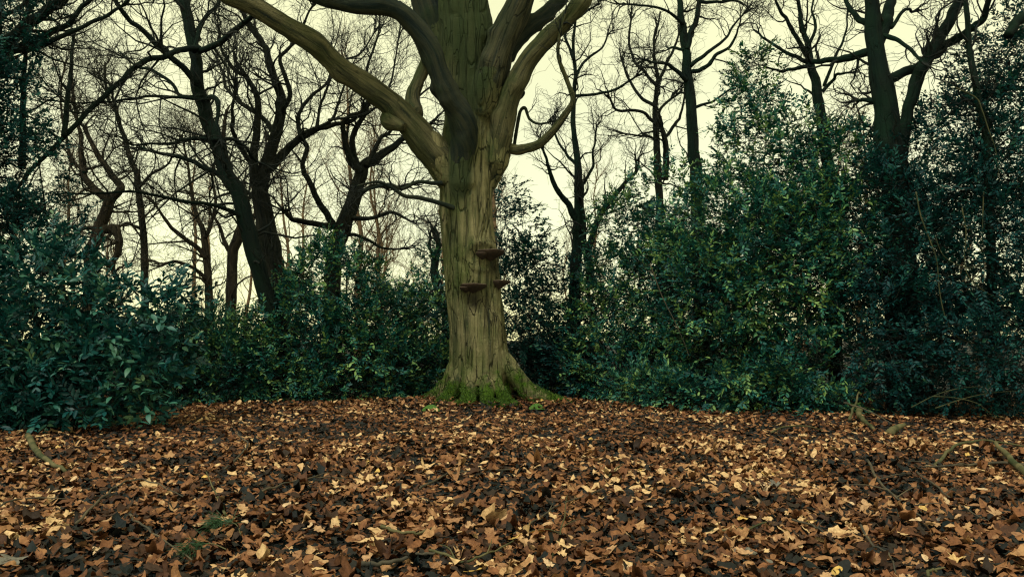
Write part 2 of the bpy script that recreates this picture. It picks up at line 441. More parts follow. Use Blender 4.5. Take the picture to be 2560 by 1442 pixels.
# ------------------------------------------------------------------ the great beech
TX, TY = float(at(1193, 1000, 15.0)[0]), 15.0
ROOTS = [(-1.05, -0.1, .15), (-0.66, -0.80, .13), (-0.22, -1.1, .14), (0.28, -1.15, .14), (0.80, -0.80, .12), (1.62, -0.55, .17), (1.3, 0.3, .14), (-0.5, 0.9, .15), (0.45, 1.0, .15)]
def make_beech():
    root = thing('beech_tree', 'huge old beech with mossy roots, bracket fungi and spreading smooth limbs in the clearing', 'tree', (TX, TY, float(gz(TX, TY))))
    prof = [(1022, 1136, 1266), (985, 1134, 1268), (950, 1130, 1272), (920, 1127, 1274), (895, 1126, 1272), (820, 1122, 1265), (745, 1115, 1256), (670, 1111, 1247), (595, 1108, 1237),
            (520, 1101, 1232), (440, 1103, 1238), (380, 1109, 1240), (330, 1110, 1243), (270, 1114, 1234), (200, 1108, 1230), (100, 1098, 1234), (0, 1092, 1220),
            (-100, 1100, 1205), (-250, 1115, 1185), (-420, 1130, 1170)]
    cz, rr = [], []
    for py, l, r in prof:
        cz.append(at((l + r) / 2, py, TY))
        rr.append((r - l) / 2 * pxm(py, TY))
    cz[0][2] = -0.25
    n = 150
    P = catmull(cz, n)
    R = np.interp(np.linspace(0, len(rr) - 1, n), np.arange(len(rr)), rr)
    V, F, _ = tubes(P[None], R[None], 72)
    ctr = np.repeat(P, 72, 0)
    d = V - ctr
    th = np.arctan2(d[:, 1], d[:, 0])
    z = V[:, 2]
    k = 1 - 0.10 * np.exp(-np.maximum(z, 0) / 0.9)
    # fluted lower trunk: ribs running up from the roots
    for (rx, ry, rrad) in ROOTS:
        a = math.atan2(ry, rx)
        dd = np.angle(np.exp(1j * (th - a)))
        k += 0.30 * np.exp(-(dd / 0.17) ** 2) * np.exp(-np.maximum(z, 0) / 0.42) + 0.07 * np.exp(-(dd / 0.14) ** 2) * np.exp(-z / 2.2)
    k += 0.05 * (vnoise(np.stack([np.cos(th) * 1.8, np.sin(th) * 1.8, z * 0.8], -1)) - 0.5) * 2
    V = ctr + d * k[:, None]
    Vs, Fs, off = [V], [F], len(V)
    cap0 = np.arange(72)
    capn = np.arange(len(V) - 72, len(V))
    Fs_n = [cap0[::-1][None], capn[None]]
    for i, (rx, ry, rrad) in enumerate(ROOTS):
        ln = math.hypot(rx, ry)
        ux, uy = rx / ln, ry / ln
        px_, py_ = -uy, ux
        pts, rad = [], []
        for t, zz, q in ((0.12, 1.25, .9), (0.33, 0.78, 1.0), (0.47, 0.42, 1.0), (0.60, 0.20, .9), (0.78, 0.075, .72), (0.92, 0.02, .5), (1.08, -0.06, .3), (1.25, -0.15, .15)):
            dist = t * ln if ln > 0.9 else t * 0.95
            w = 0.10 * math.sin(i * 2.1 + t * 4) * t
            x, y = TX + ux * dist + px_ * w, TY + uy * dist + py_ * w
            pts.append((x, y, zz + float(gz(x, y)) * (1 if zz < 0.5 else 0)))
            rad.append(rrad * q)
        Pr = catmull(pts, 26)
        Rr = np.interp(np.linspace(0, 7, 26), np.arange(8), rad)
        v, f, _ = tubes(Pr[None], Rr[None], 14, off)
        Vs.append(v)
        Fs.append(f)
        Fs_n.append(np.arange(off, off + 14)[::-1][None])
        Fs_n.append(np.arange(off + len(v) - 14, off + len(v))[None])
        off += len(v)
        # a fork of the root
        s = 1 if i % 2 else -1
        pts2 = [pts[3], np.array(pts[4]) + np.array((px_, py_, 0)) * 0.10 * s, np.array(pts[5]) + np.array((px_, py_, 0)) * 0.25 * s,
                np.array(pts[6]) + np.array((px_, py_, -0.03)) * 0.36 * s]
        Pr = catmull(pts2, 14)
        Rr = np.linspace(rrad * .62, rrad * .2, 14)
        v, f, _ = tubes(Pr[None], Rr[None], 12, off)
        Vs.append(v)
        Fs.append(f)
        Fs_n.append(np.arange(off, off + 12)[::-1][None])
        Fs_n.append(np.arange(off + len(v) - 12, off + len(v))[None])
        off += len(v)
    limbs = [
        # (pixel path, depth at start, depth at end, material)
        ([(1165, 470, 60), (1128, 432, 78), (1085, 383, 76), (1040, 328, 72), (985, 268, 64), (940, 232, 60), (880, 190, 55), (825, 147, 52), (790, 112, 55), (740, 80, 52), (690, 50, 50), (635, 15, 49), (570, -15, 47), (480, -50, 42), (380, -110, 30), (300, -200, 14)], 15.0, 13.2, 'beech_limb'),
        ([(1150, 570, 40), (1150, 495, 58), (1156, 415, 70), (1160, 345, 70), (1149, 285, 62), (1122, 240, 55), (1097, 180, 52), (1078, 125, 51), (1050, 80, 50), (1010, 38, 50), (965, 17, 44), (885, 14, 42), (810, -4, 40), (720, -40, 32), (620, -100, 16)], [15.05, 14.86, 14.70, 14.54, 14.38, 14.24, 14.12], -0.09, 'shade_limb'),
        ([(1010, 320, 40), (975, 300, 44), (985, 285, 42), (1020, 297, 40), (1038, 285, 42), (1032, 245, 38), (1045, 205, 33), (1066, 155, 30), (1074, 100, 30), (1060, 40, 26), (1040, -60, 20)], 14.35, 15.9, 'beech_limb'),
        ([(1222, 470, 50), (1236, 400, 64), (1250, 340, 62), (1264, 280, 57), (1282, 225, 54), (1318, 155, 47), (1368, 97, 44), (1420, 45, 42), (1460, -8, 40), (1510, -90, 30), (1560, -200, 14)], 14.95, 14.0, 'beech_limb'),
        ([(1195, 330, 50), (1206, 270, 66), (1225, 200, 72), (1250, 120, 70), (1277, 55, 70), (1302, -5, 70), (1330, -100, 55), (1360, -260, 25)], [15.0, 14.75, 14.6], -0.05, 'beech_shade'),
        ([(1240, 175, 50), (1272, 118, 46), (1312, 76, 45), (1360, 40, 41), (1402, -2, 37), (1450, -60, 28), (1500, -150, 12)], 14.65, 15.4, 'shade_limb'),
        ([(1225, 150, 44), (1250, 185, 44), (1282, 220, 42), (1300, 240, 34)], 15.25, 15.05, 'mossy_bark'),
        ([(1225, 345, 26), (1265, 366, 27), (1290, 375, 27), (1318, 371, 24), (1350, 359, 23), (1384, 326, 20), (1412, 288, 18), (1432, 250, 13), (1415, 195, 11), (1396, 142, 9), (1400, 85, 7), (1415, 30, 5)], 14.9, 14.1, 'beech_limb'),
        ([(1150, 300, 60), (1128, 220, 74), (1105, 140, 74), (1085, 60, 78), (1066, 0, 76), (1045, -80, 60), (1020, -220, 25)], 15.2, 15.6, 'shade_limb'),
        ([(1190, 200, 60), (1185, 100, 90), (1170, 0, 95), (1160, -120, 70), (1150, -300, 30)], 14.95, 14.9, 'beech_shade'),
        ([(1135, 520, 14), (1100, 508, 12), (1050, 495, 11), (1012, 490, 10), (980, 470, 9), (945, 455, 8), (905, 462, 5), (880, 470, 3)], 14.6, 13.7, 'shade_limb'),
        ([(1120, 455, 12), (1085, 458, 11), (1045, 455, 9), (1005, 472, 9), (975, 462, 8), (930, 470, 6), (900, 480, 3)], 14.7, 14.4, 'shade_limb'),
        ([(1285, 370, 9), (1293, 315, 9), (1301, 278, 8), (1313, 271, 8), (1324, 298, 7), (1350, 310, 6), (1395, 300, 4)], 14.85, 14.6, 'shade_limb'),
    ]
    limb_geo = []
    for i, (pp, y0, y1, mt) in enumerate(limbs):
        Ys = np.linspace(y0, y1, len(pp)) if not isinstance(y0, list) else np.interp(np.arange(len(pp)), np.linspace(0, 1, len(y0)) * (len(y0) - 1), y0) + np.maximum(np.arange(len(pp)) - len(y0) + 1, 0) * y1
        pts = [at(a, b, y) for (a, b, w), y in zip(pp, Ys)]
        rad = [w / 2 * pxm(b, y) for (a, b, w), y in zip(pp, Ys)]
        n_ = max(20, len(pp) * 9)
        P_ = catmull(pts, n_)
        R_ = np.interp(np.linspace(0, len(rad) - 1, n_), np.arange(len(rad)), rad)
        if rad[1] > 0.12:
            q_ = np.linspace(0, len(rad) - 1, n_)
            R_ = R_ * (1 + 0.30 * np.exp(-q_ / 0.9)) * np.clip(0.45 + 0.55 * q_ / 0.9, 0, 1)
        limb_geo.append((P_, R_, n_, rad[1] > 0.1, mt))
    # the foot of every heavy limb is grown into the trunk, so that it flares out of the wood
    for i, (P_, R_, n_, big, mt) in enumerate(limb_geo):
        if not big or i in (2, 5, 6):
            continue
        m_ = int(n_ * (3.4 / max(len(limbs[i][0]) - 1, 1)))
        Pr = P_[:m_]
        u_ = np.linspace(0, 1, m_)
        Rr = R_[:m_] * (1.16 - 0.30 * u_ ** 1.5)
        v, f, _ = tubes(Pr[None], Rr[None], 24, off)
        Vs.append(v)
        Fs.append(f)
        Fs_n.append(np.arange(off, off + 24)[::-1][None])
        Fs_n.append(np.arange(off + len(v) - 24, off + len(v))[None])
        off += len(v)
    me = mesh_np('trunk_raw', np.vstack(Vs), Fs + Fs_n)
    tmp = bpy.data.objects.new('tmp', me)
    C.objects.link(tmp)
    rm = tmp.modifiers.new('r', 'REMESH')
    rm.mode = 'VOXEL'
    rm.voxel_size = 0.023
    sm = tmp.modifiers.new('s', 'SMOOTH')
    sm.factor = 0.5
    sm.iterations = 3
    dg = bpy.context.evaluated_depsgraph_get()
    ev = tmp.evaluated_get(dg)
    me2 = bpy.data.meshes.new_from_object(ev)
    bpy.data.objects.remove(tmp)
    nv = len(me2.vertices)
    co = np.empty(nv * 3, np.float32)
    me2.vertices.foreach_get('co', co)
    co = co.reshape(-1, 3).astype(float)
    no = np.empty(nv * 3, np.float32)
    me2.vertices.foreach_get('normal', no)
    no = no.reshape(-1, 3)
    # bark plates: ridges stretched along the trunk
    q = co * np.array((6.5, 6.5, 0.9))
    q = q + 1.2 * np.stack([vnoise(co * 2.1), vnoise(co * 2.1 + 9), co[:, 2] * 0], -1)
    ridge = 1 - np.abs(vnoise(q) - 0.5) * 2
    fis = np.clip((ridge - 0.84) / 0.16, 0, 1)
    soft = vnoise(co * np.array((3.2, 3.2, 1.4)) + 4) - 0.5
    fine = vnoise(co * np.array((19, 19, 7.0))) - 0.5
    disp = -0.032 * fis * (0.35 + vnoise(co * 1.3 + 2)) + 0.040 * soft + 0.020 * fine
    # old wound and swelling under the fungi, burl higher up
    def bulge(px, py, s, a):
        c = at(px, py, TY - 0.48)
        return a * np.exp(-(((co - c) * np.array((1, 0.7, 1.0))) ** 2).sum(1) / (s * s))
    ring = np.sqrt((((co - at(1205, 640, TY - 0.48)) * np.array((1, 0.5, 1.1))) ** 2).sum(1))
    disp += 0.035 * np.exp(-((ring - 0.27) / 0.06) ** 2) * (co[:, 1] < TY)
    disp += bulge(1195, 612, .25, .04) + bulge(1150, 455, .22, .10) + bulge(1105, 520, .14, .06) + bulge(1172, 745, .2, -.05) + bulge(1230, 655, .14, -.04) + bulge(1180, 690, .2, .03) + bulge(1112, 330, .2, .09)
    co += no * disp[:, None]
    me2.vertices.foreach_set('co', co.astype(np.float32).ravel())
    me2.attributes.new('tc', 'FLOAT_VECTOR', 'POINT').data.foreach_set('vector', co.astype(np.float32).ravel())
    def st(px, py, sx, sz, a=1.0):
        c = at(px, py, TY - 0.48)
        return a * np.exp(-((co[:, 0] - c[0]) / sx) ** 2 - ((co[:, 2] - c[2]) / sz) ** 2) * (co[:, 1] < TY + 0.1)
    stain_shade = st(1150, 455, .16, .28) + st(1152, 370, .22, .75, 1.6) + st(1128, 560, .07, .6, .6) + st(1135, 300, .2, .4) + st(1190, 200, .3, .9, .8) + st(1180, 20, .4, 1.0, .8) + st(1140, 690, .06, .9, .5) + st(1135, 860, .05, .5, .6)
    stain_shade = stain_shade + 0.75 * np.clip((co[:, 2] - 5.2) / 1.6, 0, 1)  # shade of the upper trunk painted in, darker with height
    fungus_dark = st(1184, 748, .17, .2) + st(1232, 662, .10, .16) + st(1190, 615, .2, .12, .35) + st(1215, 760, .03, .5, .6)
    me2.attributes.new('stain_shade', 'FLOAT', 'POINT').data.foreach_set('value', stain_shade.astype(np.float32))
    me2.attributes.new('fungus_dark', 'FLOAT', 'POINT').data.foreach_set('value', fungus_dark.astype(np.float32))
    me2.polygons.foreach_set('use_smooth', np.ones(len(me2.polygons), bool))
    me2.materials.clear()
    me2.name = 'beech_trunk'
    me2.update()
    tr = obj('trunk', me2, M['beech'], root)
    gm = np.random.default_rng(61)
    mz = co[:, 2] - 0.75 * (vnoise(co * 3.4 + 5) - 0.35) - 0.12 * no[:, 2]
    idx = np.where((mz < 0.14) & (co[:, 2] > 0.02) & (co[:, 1] < TY + 0.4))[0]
    idx = gm.choice(idx, min(len(idx) * 3, 22000))
    p = co[idx] + gm.normal(size=(len(idx), 3)) * 0.008
    d = nrm(no[idx] + gm.normal(size=(len(idx), 3)) * 0.5 + np.array((0, 0, 0.3)))
    sd = nrm(np.cross(d, gm.normal(size=(len(idx), 3)))) * 0.007
    hh = gm.uniform(0.015, 0.04, len(idx))[:, None]
    Vm = np.stack([p - sd, p + sd, p + d * hh], 1).reshape(-1, 3)
    mo, nt, b = new_mat('moss_tuft')
    at_ = node(nt, 'ShaderNodeAttribute', attribute_name='rnd')
    rc = ramp(nt, at_.outputs['Fac'], [(0.0, (0.016, 0.05, 0.006)), (0.6, (0.05, 0.12, 0.010)), (1.0, (0.12, 0.19, 0.02))])
    nt.links.new(rc.outputs[0], b.inputs['Base Color'])
    b.inputs['Roughness'].default_value = 0.9
    obj('moss', mesh_np('moss', Vm, [np.arange(len(Vm)).reshape(-1, 3)], False, {'rnd': np.repeat(gm.random(len(idx)), 3)}), mo, tr, 'stuff')
    paths = []
    made = []
    for i, (P_, R_, n_, big, mt) in enumerate(limb_geo):
        host = {2: 0, 5: 4, 7: 3, 12: 7}.get(i)      # side branches belong to the limb they grow from
        host = root if host is None else (made[host] if host != 7 else made[3])
        made.append(obj('limb' if host is root else 'side_branch', limb_mesh('beech_limb', P_, R_, 36 if big else 12, 0.085, i, 16 if big else 5), M[mt], host))
        paths.append((P_, R_))
    # knots and branch collars on the limbs
    # bracket fungi: hoof shaped shelves
    m, nt, b = new_mat('bracket_fungus')
    geo = node(nt, 'ShaderNodeNewGeometry')
    nz = node(nt, 'ShaderNodeTexNoise', Scale=16.0, Detail=5)
    nt.links.new(geo.outputs['Position'], nz.inputs['Vector'])
    r_ = ramp(nt, nz.outputs['Fac'], [(0.3, (0.016, 0.013, 0.012)), (0.6, (0.045, 0.028, 0.020)), (0.8, (0.11, 0.062, 0.04))])
    nt.links.new(r_.outputs[0], b.inputs['Base Color'])
    ra_ = node(nt, 'ShaderNodeAttribute', attribute_name='rim')
    nt.links.new(mixc(nt, ra_.outputs['Fac'], r_.outputs[0], (0.085, 0.055, 0.038)), b.inputs['Base Color'])
    b.inputs['Roughness'].default_value = 0.8
    for i, (px, py, w, dep, th_, yaw, Yf) in enumerate([(1226, 628, .25, .30, .10, 0.35, TY - .36), (1184, 712, .23, .30, .10, -0.05, TY - .40), (1246, 703, .17, .24, .08, 0.9, TY - .24), (1206, 634, .13, .20, .06, -0.1, TY - .42), (1168, 719, .11, .22, .06, -0.4, TY - .42)]):
        c = at(px, py, Yf)
        na, nr = 22, 7
        V, F, rim = [], [], []
        for side in (1, -1):
            for j in range(nr + 1):
                t = j / nr
                for k_ in range(na + 1):
                    a = math.pi * k_ / na
                    ww = 1 + 0.07 * math.sin(a * 5 + i) + 0.04 * math.sin(a * 11)
                    x = math.cos(a) * w * t * ww
                    y = -math.sin(a) * dep * t * ww
                    zt = ((1 - t ** 2.2) * 0.22 if side > 0 else -(1 - t) * 1.5 - 0.12 * (t < 1)) * th_ + 0.008 * math.sin(t * 16) * (side > 0)
                    if side < 0:
                        zt -= 0.02 * (t < 1)
                    V.append((x, y, zt))
                    rim.append(min(max((t - 0.72) / 0.28, 0), 1) if side > 0 else 0.5 * (t > 0.95))
        V = np.array(V)
        ca, sa = math.cos(yaw), math.sin(yaw)
        V = np.stack([V[:, 0] * ca - V[:, 1] * sa, V[:, 0] * sa + V[:, 1] * ca, V[:, 2]], -1) + c
        blk = (nr + 1) * (na + 1)
        for s in (0, 1):
            for j in range(nr):
                for k_ in range(na):
                    a_ = s * blk + j * (na + 1) + k_
                    q4 = [a_, a_ + 1, a_ + na + 2, a_ + na + 1]
                    F.append(q4 if s else q4[::-1])
        obj('bracket_fungus', mesh_np('bracket_fungus', V, [np.array(F)], True, {'rim': rim}), m, tr)
    return root, paths
BEECH, BEECH_PATHS = make_beech()

# ------------------------------------------------------------------ bare trees
def resample_paths(paths, K=24):
    P = np.stack([catmull(p[np.linspace(0, len(p) - 1, min(len(p), K)).astype(int)], K) for p, r in paths])
    R = np.stack([np.interp(np.linspace(0, 1, K), np.linspace(0, 1, len(r)), r) for p, r in paths])
    return P, R
def spawn(P, R, counts, g, t0, t1, ang, length, K, r_frac, r_cap, r_end, gnarl, trop, lvar=0.4):
    N, Kp, _ = P.shape
    par = np.repeat(np.arange(N), counts)
    n = len(par)
    if n == 0:
        return np.zeros((0, K, 3)), np.zeros((0, K))
    t = g.uniform(t0, t1, n) ** 0.85 * (Kp - 1)
    i = np.minimum(t.astype(int), Kp - 2)
    f = (t - i)[:, None]
    start = P[par, i] * (1 - f) + P[par, i + 1] * f
    rp = R[par, i] * (1 - f[:, 0]) + R[par, i + 1] * f[:, 0]
    tan = nrm(P[par, i + 1] - P[par, i])
    rv = nrm(g.normal(size=(n, 3)))
    perp = nrm(np.cross(tan, rv))
    a = g.normal(ang, 0.22, n)[:, None]
    d = nrm(np.cos(a) * tan + np.sin(a) * perp + np.array((0, 0, trop * 1.5)))
    L = length * (1 + lvar * g.normal(size=n).clip(-1.6, 1.6)) * (1.1 - 0.5 * t / (Kp - 1))
    out = np.empty((n, K, 3))
    out[:, 0] = start
    step = (L / (K - 1))[:, None]
    for k in range(1, K):
        d = nrm(d + g.normal(size=(n, 3)) * gnarl + np.array((0, 0, trop)))
        out[:, k] = out[:, k - 1] + d * step
    r0 = np.minimum(rp * r_frac, r_cap)
    r0 = np.maximum(r0, r_end * 1.3)
    rr = r0[:, None] + (r_end - r0)[:, None] * np.linspace(0, 1, K)[None] ** 0.8
    return out, rr
def in_view(P, m=220):
    x, y = project(P[:, 0])
    x2, y2 = project(P[:, -1])
    ok = lambda x, y: (x > -m) & (x < 2560 + m) & (y > -m) & (y < 1150)
    return ok(x, y) | ok(x2, y2)
def twig_set(paths, seed, dens=2.6, L1=1.7, n2=5, L2=0.85, n3=5, L3=0.42, gnarl=0.33, trop=0.05, r_end=0.003, t0=0.15, r1cap=0.032, ang=0.95):
    g = np.random.default_rng(seed)
    P, R = resample_paths(paths)
    ln = np.linalg.norm(P[:, 1:] - P[:, :-1], axis=-1).sum(1)
    cnt = np.maximum((ln * dens + g.random(len(ln))).astype(int), 1)
    A, Ar = spawn(P, R, cnt, g, t0, 1.0, ang, L1, 9, 0.5, r1cap, r_end * 1.5, gnarl, trop)
    A2, Ar2 = spawn(P, R, np.full(len(P), 5), g, 0.86, 1.0, 0.32, L1 * 0.9, 9, 0.85, r1cap * 1.5, r_end * 1.5, gnarl, trop)
    A, Ar = np.concatenate([A, A2]), np.concatenate([Ar, Ar2])
    k = in_view(A)
    A, Ar = A[k], Ar[k]
    B, Br = spawn(A, Ar, np.full(len(A), n2), g, 0.15, 1.0, 0.95, L2, 6, 0.62, 0.014, r_end, gnarl * 1.1, trop)
    k = in_view(B)
    B, Br = B[k], Br[k]
    D, Dr = spawn(B, Br, np.full(len(B), n3), g, 0.15, 1.0, 0.9, L3, 3, 0.7, 0.006, r_end * 0.75, gnarl * 1.1, trop)
    k = in_view(D)
    D, Dr = D[k], Dr[k]
    Vs, Fs, Ts, off = [], [], [], 0
    for (p, r, ns) in ((A, Ar, 4), (B, Br, 3), (D, Dr, 3)):
        if len(p) == 0:
            continue
        v, f, t = tubes(p, r, ns, off)
        off += len(v)
        Vs.append(v)
        Fs.append(f)
        Ts.append(t)
    return np.vstack(Vs), np.vstack(Fs), np.vstack(Ts)

def bare_tree(name, label, Y, mat, paths, seed, tmat='twig_dark', ns=12, wig=0.022, group=None, **kw):
    """paths: (kind, pixel polyline with widths, depth shift at end); the first is the trunk"""
    p0 = paths[0][1][0]
    b = at(p0[0], p0[1], Y)
    root = thing(name, label, 'tree', (b[0], Y, float(gz(b[0], Y))), group)
    g = np.random.default_rng(seed)
    made = []
    for i, (kind, pp, dy) in enumerate(paths):
        Ys = Y + np.linspace(0, 1, len(pp)) * dy
        pts = [at(a, c, y) for (a, c, w), y in zip(pp, Ys)]
        rad = [w / 2 * pxm(c, y) for (a, c, w), y in zip(pp, Ys)]
        if i == 0:
            pts = [np.array((pts[0][0] + 0.05, Y, -0.15)), np.array((pts[0][0] * 0.6 + (pts[0][0]) * 0.4, Y, 0.5 * pts[0][2]))] + pts
            rad = [rad[0] * 1.3, rad[0] * 1.05] + rad
        n = max(14, len(pp) * 7)
        P = catmull(pts, n)
        R = np.interp(np.linspace(0, len(rad) - 1, n), np.arange(len(rad)), rad)
        s = np.arange(n)[:, None] * 0.30
        amp = np.minimum(R * 0.9, wig)[:, None] * np.minimum(np.arange(n) / 4, 1)[:, None]
        P = P + amp * (np.concatenate([vnoise(np.hstack([s, s * 0 + i * 3.1 + k * 5, s * 0 + seed])) [:, None] for k in range(3)], 1) - 0.5) * 2
        obj(kind, limb_mesh(kind, P, R, ns if i == 0 else max(7, ns - 4), 0.08, i + seed), M[mat], root)
        made.append((P, R))
    V, F, tc = twig_set(made, seed, **kw)
    o = obj('twigs', mesh_np('twigs', V, [F], True, {'tc': tc}), M[tmat], root, 'stuff')
    return root

def make_trees():
    T, Lb = 'trunk', 'limb'
    bare_tree('leaning_tree', 'dark mossy leaning tree with long bare sweeping branches behind the rounded holly', 15.6, 'mossy_bark', [
        (T, [(690, 815, 41.8), (662, 730, 41.8), (638, 640, 41.8), (618, 560, 41.8), (598, 490, 40.3), (565, 430, 36), (540, 350, 36), (515, 290, 34.6), (495, 215, 32.4), (489, 150, 28.8), (476, 80, 27.9), (462, 0, 25.6), (450, -120, 18.5)], 0.3),
        (Lb, [(492, 210, 17.5), (455, 170, 16.1), (415, 135, 14.7), (360, 80, 13.4), (318, 45, 12.1), (290, 5, 10.8), (255, -60, 8)], -1.0),
        (Lb, [(500, 128, 16.1), (540, 112, 14.7), (590, 75, 13.4), (640, 25, 12.1), (680, -40, 9.4)], -1.4),
        (Lb, [(500, 122, 16.1), (455, 123, 14.7), (420, 138, 14.1), (350, 160, 14.1), (300, 205, 13.4), (240, 260, 12.7), (170, 330, 12.1), (100, 405, 10.8), (40, 470, 9.4), (-40, 520, 6.7)], -3.2),
        (Lb, [(512, 250, 9.4), (440, 243, 7.4), (370, 243, 6.7), (300, 252, 6), (215, 258, 4.7), (130, 252, 3.4)], -1.2),
        (Lb, [(505, 240, 10.8), (455, 240, 9.4), (425, 205, 8), (375, 175, 8), (340, 165, 6), (300, 130, 4.1)], 1.2),
        (Lb, [(610, 545, 12.1), (550, 515, 10.1), (480, 505, 8.7), (400, 490, 8), (330, 480, 6.7), (250, 484, 5.4), (150, 485, 3.4)], -2.0),
        (Lb, [(575, 440, 14.7), (520, 425, 12.1), (460, 395, 10.8), (400, 385, 8), (350, 370, 5.4)], 0.8),
        (Lb, [(545, 350, 12.1), (480, 345, 9.4), (430, 360, 7.4), (380, 358, 6), (330, 365, 4.1)], -1.2),
        (Lb, [(520, 250, 14.7), (535, 245, 12.1), (548, 265, 10.8), (546, 320, 8), (560, 370, 5.4)], -0.8),
        (Lb, [(540, 350, 10.8), (590, 350, 9.4), (640, 400, 7.4), (690, 420, 5.4)], 1.0),
        (Lb, [(485, 130, 12.1), (505, 60, 10.8), (545, 10, 8.7), (580, -60, 6.7)], 0.9),
    ], 11, dens=2.6, L1=2.0, trop=0.02, n2=5, n3=5)
    bare_tree('gnarled_oak', 'gnarled thick bare tree with twisted crown behind the leaning mossy tree', 18.5, 'brown_bark', [
        (T, [(700, 760, 51.8), (690, 690, 53.3), (678, 620, 51.8), (660, 550, 47.5), (650, 490, 43.2), (650, 466, 37.4), (668, 408, 33.1), (688, 342, 28.8), (703, 272, 24.8), (699, 233, 23.2), (684, 194, 20.2), (669, 136, 17), (655, 105, 14), (620, 60, 10.8), (600, 0, 7.7)], 0.2),
        (Lb, [(650, 480, 25), (632, 427, 22.8), (638, 350, 20.1), (646, 272, 17.5), (640, 232, 14.7), (618, 195, 12.1), (580, 170, 9.4), (555, 120, 6.7), (545, 60, 5.4)], -0.9),
        (Lb, [(668, 420, 24.2), (690, 405, 22.8), (723, 369, 20.1), (752, 342, 17.5), (787, 326, 14.7), (832, 311, 12.1), (880, 300, 8.7), (920, 260, 5.4)], 0.9),
        (Lb, [(752, 342, 12.1), (745, 290, 10.1), (775, 245, 8.7), (805, 220, 7.4), (825, 190, 6), (822, 120, 4.1)], 1.5),
        (Lb, [(703, 280, 14.7), (725, 230, 12.1), (700, 150, 9.4), (735, 110, 8), (760, 60, 6), (790, 0, 4.7)], -0.6),
        (Lb, [(690, 342, 14.7), (660, 300, 12.1), (600, 255, 10.1), (570, 225, 8.7), (555, 180, 6.7), (540, 140, 4.7)], 1.2),
        (Lb, [(755, 335, 10.1), (830, 300, 8), (850, 240, 6), (875, 170, 4.7)], 0.9),
        (Lb, [(640, 420, 16.1), (610, 380, 13.4), (585, 340, 10.8), (580, 280, 8), (590, 200, 6)], -1.2),
        (Lb, [(660, 520, 14.7), (620, 480, 10.8), (560, 450, 8.7), (500, 400, 6), (470, 350, 4.1)], 1.2),
        (Lb, [(820, 300, 6.7), (900, 290, 6), (960, 250, 5.4), (985, 170, 4.7), (1000, 60, 3.4)], 1.0),
        (Lb, [(790, 325, 8), (805, 250, 6.7), (850, 160, 6), (905, 130, 4.7), (950, 60, 3.4)], 2.0),
    ], 12, tmat='twig_dark', dens=3.0, L1=1.6, n3=5, trop=0.12)
    bare_tree('forked_tree', 'dark forked bare tree rising between the gnarled tree and the great beech', 19.5, 'brown_bark', [
        (T, [(832, 655, 41.4), (846, 600, 41.4), (868, 545, 39.6), (890, 485, 36), (902, 430, 32.4), (918, 410, 27), (968, 377, 19.8), (1003, 350, 14.4), (1050, 330, 9), (1085, 300, 6.3)], 0.3),
        (Lb, [(903, 430, 21.8), (882, 410, 18.7), (866, 369, 15.6), (859, 330, 13.3), (862, 300, 10.9), (900, 280, 8.6), (930, 240, 6.2)], -0.6),
        (Lb, [(895, 425, 18.7), (880, 360, 15.6), (900, 303, 13.3), (917, 272, 11.7), (930, 225, 9.4), (915, 180, 7), (940, 110, 5.5), (950, 40, 3.9)], 0.8),
        (Lb, [(832, 560, 20.3), (822, 544, 17.2), (793, 497, 15.6), (770, 447, 14), (757, 419, 12.5), (766, 369, 10.9), (754, 342, 8.6), (740, 290, 5.5)], -0.8),
        (Lb, [(862, 566, 18.7), (800, 561, 15.6), (745, 551, 13.3), (728, 545, 10.9), (712, 528, 9.4)], -1.0),
        (Lb, [(885, 500, 12.5), (930, 465, 10.1), (975, 470, 7.8), (1030, 460, 5.5)], 0.6),
        (Lb, [(880, 545, 12.5), (930, 545, 10.1), (975, 530, 8.6), (1010, 545, 6.2), (1040, 560, 3.9)], -0.5),
        (Lb, [(850, 590, 10.9), (900, 590, 8.6), (960, 620, 6.2), (1020, 620, 3.9)], 0.4),
        (Lb, [(915, 415, 14), (950, 350, 10.9), (985, 320, 7.8), (1050, 240, 5.5), (1100, 200, 3.9)], 1.2),
    ], 13, dens=2.2, L1=1.5, n3=4, trop=0.06)
    bare_tree('pale_tree', 'stout pale brown bare trunk standing just behind the leaning mossy tree', 21.0, 'tan_bark', [
        (T, [(576, 800, 28.8), (577, 720, 27.9), (582, 640, 27), (594, 590, 25.2), (606, 550, 21.6), (600, 480, 18), (570, 420, 14.4), (560, 350, 10.8), (565, 280, 7.2)], 0.2),
        (Lb, [(580, 640, 12.5), (560, 600, 10.1), (545, 560, 7.8), (520, 520, 5.5)], 0.6),
        (Lb, [(600, 520, 10.9), (640, 470, 8.6), (660, 400, 6.2), (665, 330, 3.9)], 0.6),
    ], 14, tmat='twig_brown', dens=2.6, L1=1.5, n3=4)
    bare_tree('slim_tree', 'slim straight unforked bare tree rising behind the rhododendron', 20.0, 'brown_bark', [
        (T, [(362, 760, 18), (360, 680, 18), (357, 600, 17), (353, 540, 17), (347, 480, 15), (340, 430, 14), (320, 375, 12), (300, 310, 11), (285, 270, 9), (268, 240, 7), (262, 160, 5)], 0.1),
        (Lb, [(345, 470, 9), (375, 440, 7), (420, 410, 5), (440, 360, 4)], 0.5),
        (Lb, [(300, 310, 8), (290, 250, 6), (320, 190, 4)], -0.5),
        (Lb, [(350, 570, 8), (310, 560, 7), (270, 590, 5), (230, 590, 4)], -0.4),
    ], 15, tmat='twig_brown', dens=2.6, L1=1.5, n3=5, trop=0.08)
